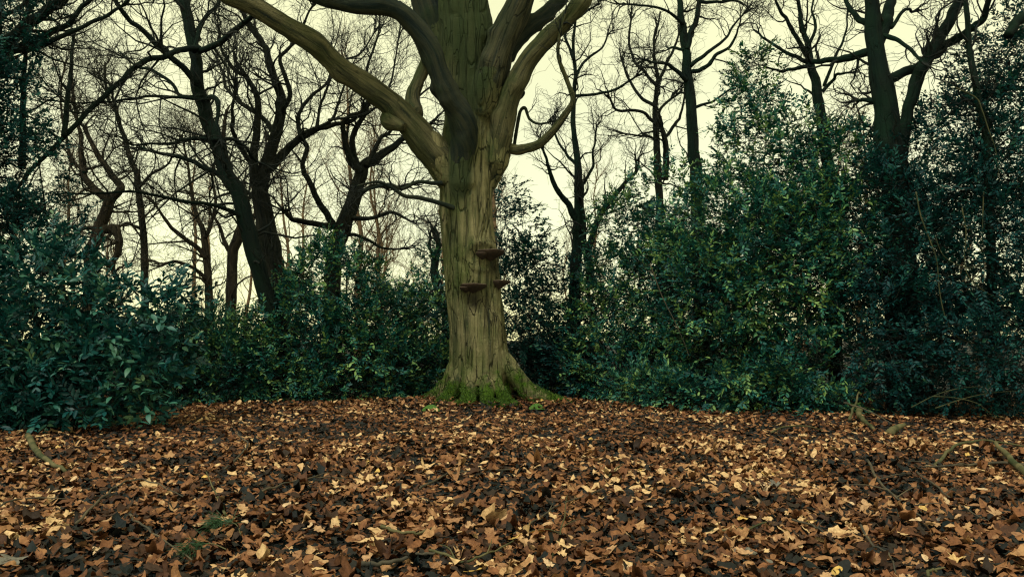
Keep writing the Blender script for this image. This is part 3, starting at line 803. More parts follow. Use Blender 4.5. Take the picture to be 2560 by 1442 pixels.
    bare_tree('slim_tree', 'slim bare tree forking in a V between the slim straight tree and pale trunk', 20.5, 'tan_bark', [
        (T, [(524, 790, 20), (521, 720, 19), (516, 650, 18), (511, 590, 15), (495, 545, 11), (480, 480, 8), (470, 420, 6), (455, 340, 4)], 0.1),
        (Lb, [(512, 595, 13), (528, 555, 10), (540, 500, 8), (530, 440, 6), (545, 370, 4)], 0.4),
        (Lb, [(516, 645, 14), (480, 610, 11), (440, 580, 10), (410, 545, 8), (380, 500, 5)], -0.6),
        (Lb, [(518, 700, 11), (480, 670, 9), (440, 655, 8), (400, 665, 5)], -0.8),
    ], 16, tmat='twig_brown', dens=3.2, L1=1.4, n3=5)
    bare_tree('twisted_tree', 'twisted pale brown bare tree forking widely behind the rhododendron', 17.0, 'tan_bark', [
        (T, [(228, 640, 30), (245, 585, 30), (264, 530, 28), (275, 500, 26), (262, 495, 22), (232, 470, 19), (212, 440, 17), (206, 400, 14), (200, 340, 10), (190, 290, 8), (180, 200, 5)], 0.1),
        (Lb, [(272, 505, 22), (296, 480, 20), (302, 465, 18), (280, 440, 16), (255, 405, 14), (238, 370, 12), (215, 330, 10), (200, 300, 7)], 0.3),
        (Lb, [(250, 575, 24), (280, 572, 22), (297, 590, 20), (297, 625, 18), (284, 650, 14), (280, 690, 9)], -0.3),
        (Lb, [(245, 570, 12), (215, 570, 10), (185, 575, 7)], -0.3),
        (Lb, [(215, 430, 12), (180, 400, 9), (165, 340, 7), (150, 250, 5), (165, 150, 4)], 0.5),
    ], 17, tmat='twig_brown', dens=2.4, L1=1.4, n3=5)
    bare_tree('upright_tree', 'slender upright bare tree with wavy branches beside the great beech, above tall dark holly', 18.0, 'mossy_bark', [
        (T, [(1434, 760, 30), (1440, 660, 30), (1446, 590, 30), (1446, 520, 25), (1444, 450, 20), (1440, 390, 17), (1434, 320, 13), (1437, 250, 11), (1438, 180, 9), (1432, 110, 8), (1440, 40, 6), (1450, -60, 4)], 0.1),
        (Lb, [(1444, 555, 17), (1415, 505, 15), (1392, 470, 13), (1376, 430, 10), (1366, 400, 7), (1350, 350, 5)], -0.5),
        (Lb, [(1482, 720, 24), (1470, 650, 22), (1458, 600, 18), (1456, 540, 14), (1450, 500, 10)], -0.1),
        (Lb, [(1468, 630, 18), (1500, 540, 14), (1545, 480, 12), (1575, 445, 9), (1600, 420, 6)], 0.4),
        (Lb, [(1441, 410, 9), (1415, 385, 7), (1395, 350, 6), (1380, 310, 4)], 0.4),
        (Lb, [(1440, 240, 8), (1500, 235, 7), (1555, 215, 6), (1610, 180, 4)], -0.4),
        (Lb, [(1436, 200, 8), (1465, 150, 7), (1505, 120, 5), (1520, 80, 4)], 0.4),
        (Lb, [(1433, 150, 8), (1415, 80, 7), (1450, 40, 6), (1500, 10, 4)], 0.3),
        (Lb, [(1446, 480, 9), (1480, 420, 7), (1485, 370, 5), (1490, 320, 4)], -0.4),
    ], 18, dens=2.0, L1=1.1, n2=4, n3=4, L2=0.6, L3=0.3, trop=0.10)
    bare_tree('forked_tree', 'bare dark tree with a high narrow fork rising out of the broad holly', 17.0, 'mossy_bark', [
        (T, [(1745, 560, 34), (1742, 470, 32), (1737, 400, 30), (1730, 320, 28), (1724, 240, 26), (1718, 170, 24), (1712, 100, 20), (1704, 40, 16), (1695, -20, 14), (1690, -120, 8)], 0.1),
        (Lb, [(1717, 125, 15), (1730, 80, 14), (1742, 40, 13), (1750, 0, 11), (1760, -80, 7)], 0.3),
        (Lb, [(1716, 202, 12), (1690, 178, 10), (1660, 158, 8), (1630, 155, 7), (1605, 150, 5)], -0.5),
        (Lb, [(1728, 180, 12), (1765, 168, 11), (1790, 140, 9), (1825, 115, 7), (1845, 75, 5), (1852, 50, 3)], -0.3),
        (Lb, [(1726, 165, 11), (1765, 135, 9), (1805, 105, 7), (1840, 60, 5), (1870, 20, 4)], 0.5),
        (Lb, [(1710, 125, 8), (1685, 120, 7), (1670, 125, 5)], 0.3),
        (Lb, [(1708, 60, 9), (1670, 30, 7), (1610, 15, 6), (1545, 10, 5)], -0.6),
        (Lb, [(1750, 5, 10), (1790, 5, 8), (1840, 0, 6)], 0.2),
        (Lb, [(1736, 270, 8), (1780, 255, 6), (1830, 220, 4)], 0.3),
    ], 19, dens=1.8, L1=1.1, n2=4, n3=4, L2=0.55, L3=0.3)
    bare_tree('twin_stem_tree', 'thin bare tree of two stems fanning upward beside the high forked tree', 20.0, 'brown_bark', [
        (T, [(1650, 520, 20), (1646, 440, 19), (1641, 370, 17), (1637, 300, 14), (1640, 240, 12), (1643, 200, 10), (1638, 150, 8), (1636, 100, 6), (1650, 30, 4)], 0.1),
        (Lb, [(1662, 450, 17), (1665, 370, 15), (1660, 340, 13), (1650, 310, 10), (1655, 270, 7), (1700, 230, 5)], -0.2),
        (Lb, [(1640, 310, 9), (1600, 280, 8), (1545, 275, 7), (1520, 240, 5)], -0.4),
        (Lb, [(1637, 265, 9), (1600, 240, 8), (1575, 200, 7), (1550, 140, 5)], 0.4),
        (Lb, [(1642, 215, 9), (1615, 185, 8), (1585, 150, 7), (1572, 100, 6), (1580, 20, 4)], -0.2),
        (Lb, [(1645, 210, 8), (1665, 160, 7), (1690, 110, 6), (1700, 70, 4)], 0.3),
        (Lb, [(1662, 345, 9), (1690, 310, 8), (1705, 280, 6), (1720, 200, 4)], 0.2),
        (Lb, [(1645, 350, 7), (1610, 340, 6), (1560, 335, 4)], -0.2),
    ], 20, tmat='twig_dark', dens=2.0, L1=1.1, n2=4, n3=4, L2=0.55, L3=0.3)
    bare_tree('thin_tree', 'thin dark bare tree leaning away from the thick double trunk beside it', 15.5, 'mossy_bark', [
        (T, [(2075, 460, 30), (2064, 380, 28), (2055, 310, 26), (2042, 230, 24), (2030, 170, 20), (2017, 110, 15), (2005, 60, 12), (1995, 10, 9), (1985, -60, 6)], 0.1),
        (Lb, [(2028, 158, 15), (2000, 110, 12), (1975, 60, 10), (1950, 25, 8), (1930, -30, 5)], -0.4),
        (Lb, [(2026, 160, 12), (1985, 138, 9), (1945, 120, 8), (1910, 95, 6), (1890, 80, 4)], 0.5),
        (Lb, [(2024, 165, 11), (1985, 172, 9), (1950, 178, 7), (1910, 165, 4)], -0.6),
        (Lb, [(2020, 120, 9), (2040, 70, 7), (2030, 20, 5), (2040, -30, 4)], 0.5),
        (Lb, [(2055, 230, 10), (2085, 200, 8), (2095, 186, 7), (2140, 180, 5)], -0.3),
        (Lb, [(2060, 215, 9), (2090, 140, 7), (2115, 80, 5), (2120, 20, 4)], 0.3),
    ], 21, dens=1.6, L1=1.0, n2=4, n3=3, L2=0.5, L3=0.3)
    bare_tree('thick_double_tree', 'thick dark tree with leaning second stem rising from the darkest thicket', 14.0, 'mossy_bark', [
        (T, [(2245, 520, 74), (2238, 440, 72), (2226, 370, 66), (2216, 300, 60), (2206, 220, 56), (2194, 150, 46), (2184, 80, 40), (2178, 20, 36), (2172, -60, 30), (2165, -180, 16)], 0.0),
        (Lb, [(2192, 110, 34), (2212, 65, 30), (2222, 30, 28), (2226, -10, 24), (2240, -100, 15)], 0.4),
        (Lb, [(2250, 480, 36), (2250, 400, 34), (2258, 330, 30), (2272, 270, 28), (2292, 200, 32), (2318, 150, 30), (2348, 100, 28), (2375, 50, 26), (2400, -5, 24), (2430, -90, 15)], -0.5),
        (Lb, [(2222, 200, 26), (2260, 180, 24), (2300, 165, 22), (2325, 140, 20)], -0.3),
        (Lb, [(2340, 125, 22), (2390, 100, 20), (2425, 75, 18), (2455, 50, 16), (2470, 10, 13), (2490, -50, 9)], -0.9),
        (Lb, [(2180, 124, 22), (2150, 138, 20), (2110, 148, 18), (2070, 152, 14), (2030, 156, 12)], 0.8),
        (Lb, [(2190, 70, 18), (2150, 50, 15), (2125, 20, 12), (2105, -30, 8)], 0.4),
        (Lb, [(2200, 90, 14), (2240, 100, 11), (2280, 130, 9), (2310, 160, 6)], -0.6),
        (Lb, [(2200, 255, 16), (2165, 252, 12), (2145, 250, 8)], 0.2),
        (Lb, [(2228, 70, 10), (2262, 28, 8), (2290, 30, 6)], 0.3),
    ], 22, dens=1.3, L1=1.1, n2=4, n3=3, L2=0.55, L3=0.3, ns=20)
    bare_tree('dark_tree', 'dark thin trunk half lost in the foliage of the darkest thicket', 13.0, 'mossy_bark', [
        (T, [(2475, 500, 22), (2468, 400, 20), (2455, 300, 18), (2440, 200, 16), (2425, 110, 14), (2415, 20, 12), (2400, -90, 8)], 0.1),
        (Lb, [(2465, 330, 10), (2500, 260, 8), (2530, 170, 6)], 0.3),
        (Lb, [(2520, 90, 24), (2545, 50, 26), (2590, 40, 28), (2650, 10, 30)], 0.3),
    ], 23, dens=2.0, L1=0.9, n2=3, n3=3, L2=0.5, L3=0.3)
    bare_tree('dark_tree', 'dark tree with thick arching branches over the tall ivy column', 13.2, 'mossy_bark', [
        (T, [(-110, 520, 46), (-100, 380, 42), (-70, 240, 38), (-30, 150, 34), (40, 85, 30), (90, 45, 26), (150, 5, 22), (200, -60, 14)], 0.0),
        (Lb, [(-95, 300, 26), (-20, 150, 22), (60, 115, 20), (120, 85, 17), (180, 50, 13), (225, 0, 11), (260, -60, 7)], 0.5),
        (Lb, [(-95, 330, 20), (0, 150, 16), (70, 125, 14), (150, 95, 12), (220, 60, 10), (290, 25, 8), (330, -10, 6)], -0.4),
        (Lb, [(-90, 250, 16), (-10, 60, 13), (40, 25, 11), (90, -20, 8)], 0.6),
        (Lb, [(55, 420, 18), (58, 300, 15), (60, 180, 12), (66, 80, 8), (70, 0, 6)], 0.6),
        (Lb, [(160, 340, 14), (170, 250, 12), (178, 150, 9), (184, 80, 6)], 2.0),
    ], 24, dens=2.4, L1=1.3, n2=4, n3=4, L2=0.6, L3=0.3)
    # ivy clad stump left of the beech
    bare_tree('ivied_tree', 'short leaning ivy clad trunk close behind the great beech', 18.5, 'mossy_bark', [
        (T, [(1120, 800, 30), (1108, 760, 28), (1096, 720, 26), (1086, 690, 24), (1088, 650, 18), (1096, 610, 14), (1085, 570, 8)], 0.1),
        (Lb, [(1088, 650, 12), (1075, 620, 9), (1075, 590, 6), (1090, 560, 4)], 0.3),
        (Lb, [(1095, 745, 9), (1060, 730, 7), (1025, 735, 4)], 0.2),
    ], 25, tmat='twig_dark', dens=3, L1=0.8, n2=3, n3=3, L2=0.4, L3=0.25)
make_trees()

# twigs of the beech itself, upper limbs only
V, F, tc = twig_set([BEECH_PATHS[i] for i in (7, 10, 11, 12)], 40, dens=1.6, L1=0.7, n2=3, n3=3, L2=0.4, L3=0.25, t0=0.4)
obj('twigs', mesh_np('twigs', V, [F], True, {'tc': tc}), M['twig_dark'], BEECH, 'stuff')

def distant_wood():
    g = np.random.default_rng(77)
    paths = []
    for i in range(34):
        Y = g.uniform(27, 48)
        x = g.uniform(-0.68, 0.68) * Y
        h = g.uniform(4.5, 8.5) if g.random() < 0.75 else g.uniform(9, 12)
        if 0.10 < x / Y < 0.26 and h > 7:
            h *= 0.6
        k = 8
        p = np.zeros((k, 3))
        p[:, 1] = Y
        p[:, 0] = x + np.cumsum(g.normal(0, 0.16, k))
        p[:, 2] = np.linspace(-0.2, h, k)
        r = np.linspace(0.06 + 0.007 * h, 0.015, k)
        paths.append((catmull(p, 24), np.interp(np.linspace(0, 1, 24), np.linspace(0, 1, k), r)))
    V, F, tc = twig_set(paths, 78, dens=2.6, L1=2.2, n2=5, L2=1.1, n3=3, L3=0.6, r_end=0.0045, t0=0.12, gnarl=0.25, trop=0.1, r1cap=0.03)
    P, R = resample_paths(paths)
    v, f, t = tubes(P, R, 6, len(V))
    o = obj('distant_wood', mesh_np('distant_wood', np.vstack([V, v]), [np.vstack([F, f])], True, {'tc': np.vstack([tc, t])}), M['twig_tan'], None, 'stuff')
    tag(o, 'hazy brown mass of bare far-off trees beyond the thickets', 'wood')
distant_wood()

# ------------------------------------------------------------------ evergreen shrubs
LEAF = np.array([(0, 0, 0), (0.30, 0.42, 0.10), (0.72, 0.36, 0.12), (1, 0, -0.05), (0.72, -0.36, 0.12), (0.30, -0.42, 0.10)])
LEAF_F = [(0, 3, 2, 1), (0, 5, 4, 3)]
LEAF2 = np.array([(0, 0, 0), (0.5, 0.46, 0.10), (1, 0, 0), (0.5, -0.46, 0.10)])
LEAF2_F = [(0, 2, 1), (0, 3, 2)]
def leaves_np(pos, d, up, length, width, g, tmpl=LEAF, faces=LEAF_F, off=0):
    n = len(pos)
    d = nrm(d)
    s = nrm(np.cross(up, d))
    u = np.cross(d, s)
    curl = g.normal(0, 0.5, n)[:, None, None]
    a = tmpl[None, :, 0:1] * length[:, None, None]
    b = tmpl[None, :, 1:2] * width[:, None, None]
    c = tmpl[None, :, 2:3] * width[:, None, None] + curl * (tmpl[None, :, 0:1] - 0.4) ** 2 * length[:, None, None] * 0.6
    V = pos[:, None] + a * d[:, None] + b * s[:, None] + c * u[:, None]
    k = len(tmpl)
    F = [(np.array(faces)[None] + (np.arange(n) * k)[:, None, None] + off).reshape(-1, len(faces[0]))]
    rnd = np.repeat(g.random(n), k)
    return V.reshape(-1, 3), F[0], rnd
def spray_points(blobs, count, g, hole=0.5, shell=0.62):
    """points through the volume of the blobs, thickest near their skin, with gaps and clumps"""
    area = np.array([b[3] * b[4] + b[3] * b[5] + b[4] * b[5] for b in blobs])
    dens = np.array([b[6] for b in blobs])
    w = area * dens
    n_each = (count * w / w.sum()).astype(int)
    out, dirs = [], []
    for (x, y, z, rx, ry, rz, dn), n in zip(blobs, n_each):
        v = nrm(g.normal(size=(n * 2, 3)))
        keep = (v[:, 1] < 0.25) | (g.random(n * 2) < 0.45)
        v = v[keep][:n]
        rho = shell + (1.06 - shell) * g.random(len(v)) ** 0.7
        rho = rho * (0.86 + 0.34 * vnoise(v * 2.6 + x * 3.1 + y))
        p = v * rho[:, None] * np.array((rx, ry, rz)) + np.array((x, y, z))
        out.append(p)
        dirs.append(nrm(v / np.array((rx, ry, rz))))
    p, d = np.vstack(out), np.vstack(dirs)
    k = vnoise(p * 1.9 + 31) * 0.65 + vnoise(p * 4.3 + 17) * 0.35
    keep = (k > hole * 0.72 + g.random(len(p)) * 0.08) & (p[:, 2] > 0.03)
    return p[keep], d[keep]
def foliage(blobs, count, seed, leaf=(0.095, 0.043), per=12, spray=0.38, hole=0.5, shell=0.62, droop=0.0, tilt=0.28, simple=False):
    g = np.random.default_rng(seed)
    p, o = spray_points(blobs, count, g, hole, shell)
    n = len(p)
    d = nrm(o * 0.75 + np.array((0, 0, 0.22 - droop)) + g.normal(size=(n, 3)) * 0.55)
    L = spray * g.uniform(0.6, 1.35, n)
    up = nrm(np.array((0, 0, 1.0)) + g.normal(size=(n, 3)) * tilt + o * 0.25)
    side = nrm(np.cross(up, d))
    up = np.cross(d, side)
    t = (np.arange(per) + 0.5) / per
    t = t[None] + g.normal(0, 0.03, (n, per))
    sgn = np.where(np.arange(per) % 2, 1.0, -1.0)[None]
    pos = p[:, None] + d[:, None] * (t * L[:, None])[..., None] - np.array((0, 0, 1.0)) * (0.12 * L[:, None] * t ** 2)[..., None]
    a = g.normal(0.95, 0.3, (n, per)) * (1.05 - 0.55 * t)
    ld = d[:, None] * np.cos(a)[..., None] + side[:, None] * (np.sin(a) * sgn)[..., None] + g.normal(size=(n, per, 3)) * 0.18
    lu = nrm(up[:, None] + g.normal(size=(n, per, 3)) * 0.35)
    sz = g.uniform(0.7, 1.2, (n, per)) * (1.08 - 0.35 * t)
    V, F, r = leaves_np(pos.reshape(-1, 3), ld.reshape(-1, 3), lu.reshape(-1, 3), (leaf[0] * sz).ravel(), (leaf[1] * sz).ravel(), g, *((LEAF2, LEAF2_F) if simple else ()))
    r = np.clip(0.55 * r + 0.55 * np.repeat(g.random(n), per * len(LEAF2 if simple else LEAF)) - 0.05, 0, 1)
    # twig inside each spray
    P = p[:, None] + d[:, None] * (np.linspace(-0.6, 1, 2)[None] * L[:, None])[..., None]
    tw = tubes(P, np.tile(np.linspace(0.005, 0.002, 2), (n, 1)), 3)
    return V, F, r, tw
def blob(px, py, rx, ry, Y, th, dn=1.0):
    c = at(px, py, Y)
    k = pxm(py, Y)
    return (c[0], c[1], c[2], rx * k, th, ry * k, dn)
NLEAF = 0
def shrub(name, label, Y, blobs, count, seed, mat='holly', cat='shrub', stems=4, twigs='twig_dark', group=None, **kw):
    global NLEAF
    bl = [blob(*b) for b in blobs]
    low = min(bl, key=lambda b: b[2])
    root = thing(name, label, cat, (low[0], low[1], float(gz(low[0], low[1]))), group)
    V, F, r, tw = foliage(bl, count, seed, **kw)
    V[:, 2] = np.maximum(V[:, 2], 0.04)
    NLEAF += len(F) // 2
    obj('foliage', mesh_np('foliage', V, [F], False, {'rnd': r}), M[mat], root, 'stuff')
    obj('twigs', mesh_np('spray_twigs', tw[0], [tw[1]], True, {'tc': tw[2]}), M[twigs], root, 'stuff')
    g = np.random.default_rng(seed + 500)
    for i in range(stems):
        b = bl[i % len(bl)]
        x0 = low[0] + g.uniform(-0.6, 0.6) * low[3]
        y0 = low[1] + g.uniform(-0.1, 0.4) * low[4]
        tp = np.array((b[0] + g.uniform(-0.5, 0.5) * b[3], b[1] + g.uniform(-0.2, 0.3) * b[4], b[2] + 0.6 * b[5]))
        bs = np.array((x0, y0, -0.1))
        mid = bs * 0.5 + tp * 0.5 + g.normal(size=3) * 0.18
        P = catmull([bs, bs * 0.75 + mid * 0.25 + g.normal(size=3) * 0.06, mid, tp], 22)
        obj('stem', limb_mesh('stem', P, np.linspace(0.04, 0.008, 22), 7, 0.08, i), M['mossy_bark'], root)
    return root

def make_shrubs():
    shrub('holly_bush', 'rounded holly bush with a pointed top before the dark forked tree', 16.2, [
        (835, 760, 135, 135, 16.2, 1.2, 1.2), (830, 690, 85, 85, 16.3, .8, 1.4), (720, 780, 60, 60, 16.3, .7), (760, 880, 140, 130, 15.9, 1.2), (880, 900, 150, 120, 15.8, 1.2), (940, 820, 100, 90, 16.4, 1.0), (730, 960, 110, 65, 15.5, .9), (850, 975, 120, 50, 15.4, .8)],
        2500, 101, hole=0.46)
    shrub('holly_bush', 'low dense holly between the rhododendron and the rounded holly', 17.0, [
        (450, 900, 130, 110, 15.9, 1.0), (560, 900, 130, 110, 15.9, 1.0), (640, 930, 110, 95, 15.7, 1.0), (530, 970, 150, 60, 15.3, .7), (420, 970, 90, 60, 15.5, .7)], 2100, 102, 'privet', hole=0.46)
    shrub('holly_bush', 'holly bush with thin twiggy top between the rounded holly and the great beech', 17.3, [
        (1000, 850, 95, 130, 17.6, 1.1), (1070, 840, 75, 140, 17.4, 1.0), (1090, 690, 35, 75, 18.2, .4, .7), (1020, 950, 110, 70, 16.9, .9), (1085, 940, 70, 80, 16.9, .9), (960, 960, 80, 55, 16.7, .7), (1050, 770, 70, 45, 17.8, .6, .4)], 1700, 103)
    shrub('holly_bush', 'tall dark holly between the great beech and the upright wavy tree', 17.5, [
        (1290, 760, 90, 150, 17.6, 1.2), (1300, 880, 110, 140, 17.3, 1.2), (1390, 820, 90, 170, 17.8, 1.2), (1410, 930, 110, 90, 17.2, 1.0), (1300, 590, 62, 80, 17.9, .7, .6), (1265, 500, 40, 50, 18.0, .5, .5), (1330, 660, 60, 50, 17.9, .7, .6)],
        2400, 104, 'holly_dark')
    shrub('holly_bush', 'broad holly between the upright wavy tree and the tall feathery thicket', 16.0, [
        (1570, 830, 140, 190, 16.3, 1.3), (1600, 650, 130, 130, 16.8, .9, .7), (1680, 760, 130, 190, 16.0, 1.3), (1560, 560, 75, 70, 17.0, .8, .5), (1660, 500, 100, 90, 16.6, .7, .55), (1500, 920, 100, 90, 16.4, 1.0), (1640, 930, 140, 80, 15.4, 1.0)],
        3300, 105)
    shrub('low_shrub', 'low pale green leafy growth along the foot of the broad holly', 14.0, [
        (1600, 975, 70, 40, 14.4, .5), (1690, 985, 80, 35, 14.0, .5), (1780, 990, 80, 35, 13.7, .5), (1870, 995, 80, 30, 13.5, .5), (1960, 1000, 80, 28, 13.3, .5), (2060, 1005, 80, 26, 13.2, .5)], 800, 106, 'privet', hole=0.4, shell=0.3, stems=2)
    shrub('holly_bush', 'very tall holly thicket topped by feathery sparse shoots', 14.6, [
        (1830, 580, 150, 140, 14.9, 1.2, .8), (1800, 760, 150, 190, 14.5, 1.3), (1930, 700, 160, 220, 14.3, 1.4), (1880, 410, 110, 110, 15.2, .8, .6), (1870, 290, 75, 80, 15.3, .5, .6), (1885, 190, 45, 75, 15.4, .3, .8), (1990, 500, 130, 140, 14.8, .9, .7), (1960, 330, 90, 70, 15.0, .6, .5), (1850, 920, 150, 100, 13.9, 1.1), (2000, 920, 140, 100, 13.7, 1.1), (2060, 620, 130, 170, 14.4, 1.2), (2090, 420, 90, 100, 14.8, .8, .9)],
        6600, 107, hole=0.49)
    shrub('evergreen_thicket', 'darkest evergreen thicket with thin hanging shoots around the thick double tree', 12.6, [
        (2190, 620, 140, 200, 14.1, 1.2), (2330, 600, 150, 220, 13.7, 1.2), (2480, 600, 150, 240, 13.3, 1.2), (2180, 860, 150, 160, 13.8, 1.2), (2330, 880, 150, 150, 13.4, 1.1), (2490, 880, 150, 150, 13.0, 1.1), (2620, 700, 120, 300, 13.1, 1.1), (2340, 400, 120, 135, 14.1, .9, 1.0), (2480, 330, 120, 160, 13.7, .9, 1.0), (2570, 200, 100, 150, 13.5, .9, .9), (2450, 180, 70, 90, 13.9, .7, .5), (2210, 420, 90, 90, 14.5, .9, .6), (2540, 60, 60, 60, 13.7, .6, .8), (2690, 420, 110, 260, 13.1, 1.0)],
        7000, 108, 'holly_dark', hole=0.48, simple=True)
    # rows behind that close the view through
    shrub('holly_bush', 'shadowy holly standing behind the tall feathery thicket', 19.5, [
        (1700, 800, 220, 180, 19.5, 1.2), (1950, 760, 220, 220, 19.0, 1.2), (2200, 760, 220, 240, 18.0, 1.2), (2450, 740, 220, 260, 17.0, 1.2), (1480, 880, 130, 110, 20.0, 1.0)], 2900, 109, 'holly_dark', simple=True, leaf=(0.13, 0.06), hole=0.34, stems=3)
    shrub('holly_bush', 'shadowy low evergreens filling the gap behind the rounded holly', 20.5, [
        (420, 900, 200, 110, 20, 1.2), (620, 900, 160, 110, 21, 1.2), (900, 900, 200, 110, 20.5, 1.2), (1100, 880, 150, 110, 20.5, 1.2), (1300, 900, 150, 100, 20.5, 1.2)], 1100, 110, 'holly_dark', simple=True, leaf=(0.12, 0.055), hole=0.36, stems=3)
    shrub('ivy_column', 'tall dark ivy column climbing above the rhododendron', 10.8, [
        (20, 640, 130, 160, 12.4, .8), (-20, 470, 110, 150, 12.5, .7, .9), (60, 420, 85, 120, 12.6, .6, .9), (20, 280, 75, 120, 12.6, .6, 1.0), (-60, 200, 80, 160, 12.6, .6, .8), (130, 560, 80, 70, 12.6, .6, .6), (40, 120, 70, 120, 12.8, .5, .8), (10, 20, 110, 90, 12.9, .5, .7), (-120, 500, 120, 400, 13.0, .7)],
        3600, 111, 'holly_dark', simple=True, leaf=(0.075, 0.045), hole=0.47, stems=5, spray=0.3)
    # laurel-leaved rhododendron, near: its 300 largest leaves are single parts
    rhodo = shrub('rhododendron', 'broad leaved rhododendron with pale glossy oval leaves at the edge of the clearing', 8.8, [
        (130, 800, 190, 150, 11.6, .8), (290, 850, 150, 150, 11.6, .7), (360, 780, 110, 90, 11.9, .6), (60, 920, 180, 130, 11.2, .8), (230, 950, 180, 100, 11.2, .7), (360, 940, 90, 90, 11.6, .55), (-60, 860, 150, 200, 11.2, .8), (120, 700, 130, 90, 12.1, .7, .7), (250, 720, 90, 60, 12.0, .5, .7), (120, 1010, 160, 45, 10.9, .5), (-40, 1020, 130, 45, 10.7, .5), (380, 1000, 60, 40, 11.5, .4)],
        1900, 112, 'laurel', leaf=(0.135, 0.058), per=11, spray=0.40, hole=0.46, stems=6, tilt=0.5)
    return rhodo
RHODO = make_shrubs()
print('leaves', NLEAF)

# single large leaves on the face of the rhododendron
OVAL = []
for j, t in enumerate(np.linspace(0, 1, 7)):
    w = 0.5 * math.sin(math.pi * min(t * 0.96 + 0.02, 1) ** 0.85)
    OVAL.append((t, w, 0.12 * w - 0.10 * (t - 0.3) ** 2))
def oval_leaf_mesh(L, W, bend, name):
    V, F = [], []
    for t, w, z in OVAL:
        zz = -bend * t * t * L
        V += [(t * L, -w * W, zz + abs(w) * W * 0.25), (t * L, 0, zz), (t * L, w * W, zz + abs(w) * W * 0.25)]
    for j in range(6):
        a = j * 3
        F += [(a, a + 3, a + 4, a + 1), (a + 1, a + 4, a + 5, a + 2)]
    me = mesh_np(name, V, [np.array(F)], True, {'rnd': np.full(len(V), 0.75)})
    me.materials.append(M['laurel'])
    return me
def rhodo_leaves():
    g = np.random.default_rng(5)
    mes = [oval_leaf_mesh(0.15, 0.062, b, 'rhododendron_leaf') for b in (0.05, 0.2, 0.35)]
    n = 0
    while n < 300:
        px, py = g.uniform(0, 470), g.uniform(690, 1050)
        if py < 760 and px < 60:
            continue
        if px > 430 - 0.25 * abs(py - 850) + 40 * (py > 980):
            continue
        if vnoise(np.array((px / 60, py / 45, 3.0))) < 0.5:
            continue
        Y = 10.55 + (0.3 if py < 800 else 0) + g.normal(0, 0.08) - 0.25 * (py > 1000)
        c = at(px, py, Y)
        a0 = g.uniform(0, 2 * math.pi)
        for k in range(int(g.integers(3, 6))):
            if n >= 300:
                break
            o = bpy.data.objects.new('leaf', mes[n % 3])
            C.objects.link(o)
            o.parent = RHODO
            o.matrix_parent_inverse = RHODO.matrix_basis.inverted()
            o.location = tuple(c + g.normal(size=3) * 0.03)
            o.rotation_euler = (g.normal(0.25, 0.35), g.normal(0.1, 0.35), a0 + k * 2 * math.pi / 5 + g.normal(0, 0.2))
            s = g.uniform(0.75, 1.15)
            o.scale = (s, s, s)
            n += 1
rhodo_leaves()

# thin arching bare shoots in front of the right thicket
def shoot(label, Y, pts, w=4, dy=0.0, mat='shoot', group='thin bare shoots hanging before the dark thicket'):
    Ys = np.linspace(Y, Y + dy, len(pts))
    P = catmull([at(a, b, y) for (a, b), y in zip(pts, Ys)], len(pts) * 6)
    w = w * 0.75
    R = np.linspace(w / 2 * pxm(pts[0][1], Y), 0.4 * w / 2 * pxm(pts[-1][1], Y), len(P))
    o = obj('bare_shoot', limb_mesh('bare_shoot', P, R, 6, 0.12), M[mat])
    tag(o, label, 'shoot', group)
shoot('long thin shoot hanging in a hook before the dark thicket', 12.6, [(2290, 480), (2302, 540), (2326, 604), (2342, 652), (2348, 721), (2362, 789), (2387, 837), (2431, 858), (2447, 850), (2495, 852)], 5)
shoot('thin shoot curling back in a loop before the dark thicket', 12.5, [(2459, 480), (2457, 540), (2455, 612), (2451, 657), (2419, 669), (2380, 655), (2354, 632), (2338, 588)], 4)
shoot('thin shoot sweeping down in a long curve before the dark thicket', 12.5, [(2405, 520), (2415, 580), (2411, 649), (2423, 693), (2463, 729), (2507, 749), (2575, 765)], 4)
shoot('highest of the low arching shoots along the thicket foot', 12.3, [(2278, 1018), (2342, 986), (2403, 970), (2483, 966), (2575, 980)], 4)
shoot('low arching shoot rising out of the litter along the thicket foot', 12.2, [(2338, 1020), (2403, 998), (2463, 984), (2523, 978), (2590, 975)], 4)
shoot('low arching shoot bending down to the leaf litter along the thicket foot', 12.0, [(2330, 990), (2387, 994), (2443, 1008), (2479, 1036)], 4)
shoot('straight slanting sapling stem before the broad holly', 13.0, [(1625, 660), (1655, 740), (1685, 800), (1712, 860), (1722, 890)], 4, group=None, mat='stick_dark')
shoot('pale kinked shoot crossing the top of the dark thicket', 12.6, [(2390, 220), (2440, 245), (2455, 275), (2470, 320), (2490, 380), (2500, 470)], 5)

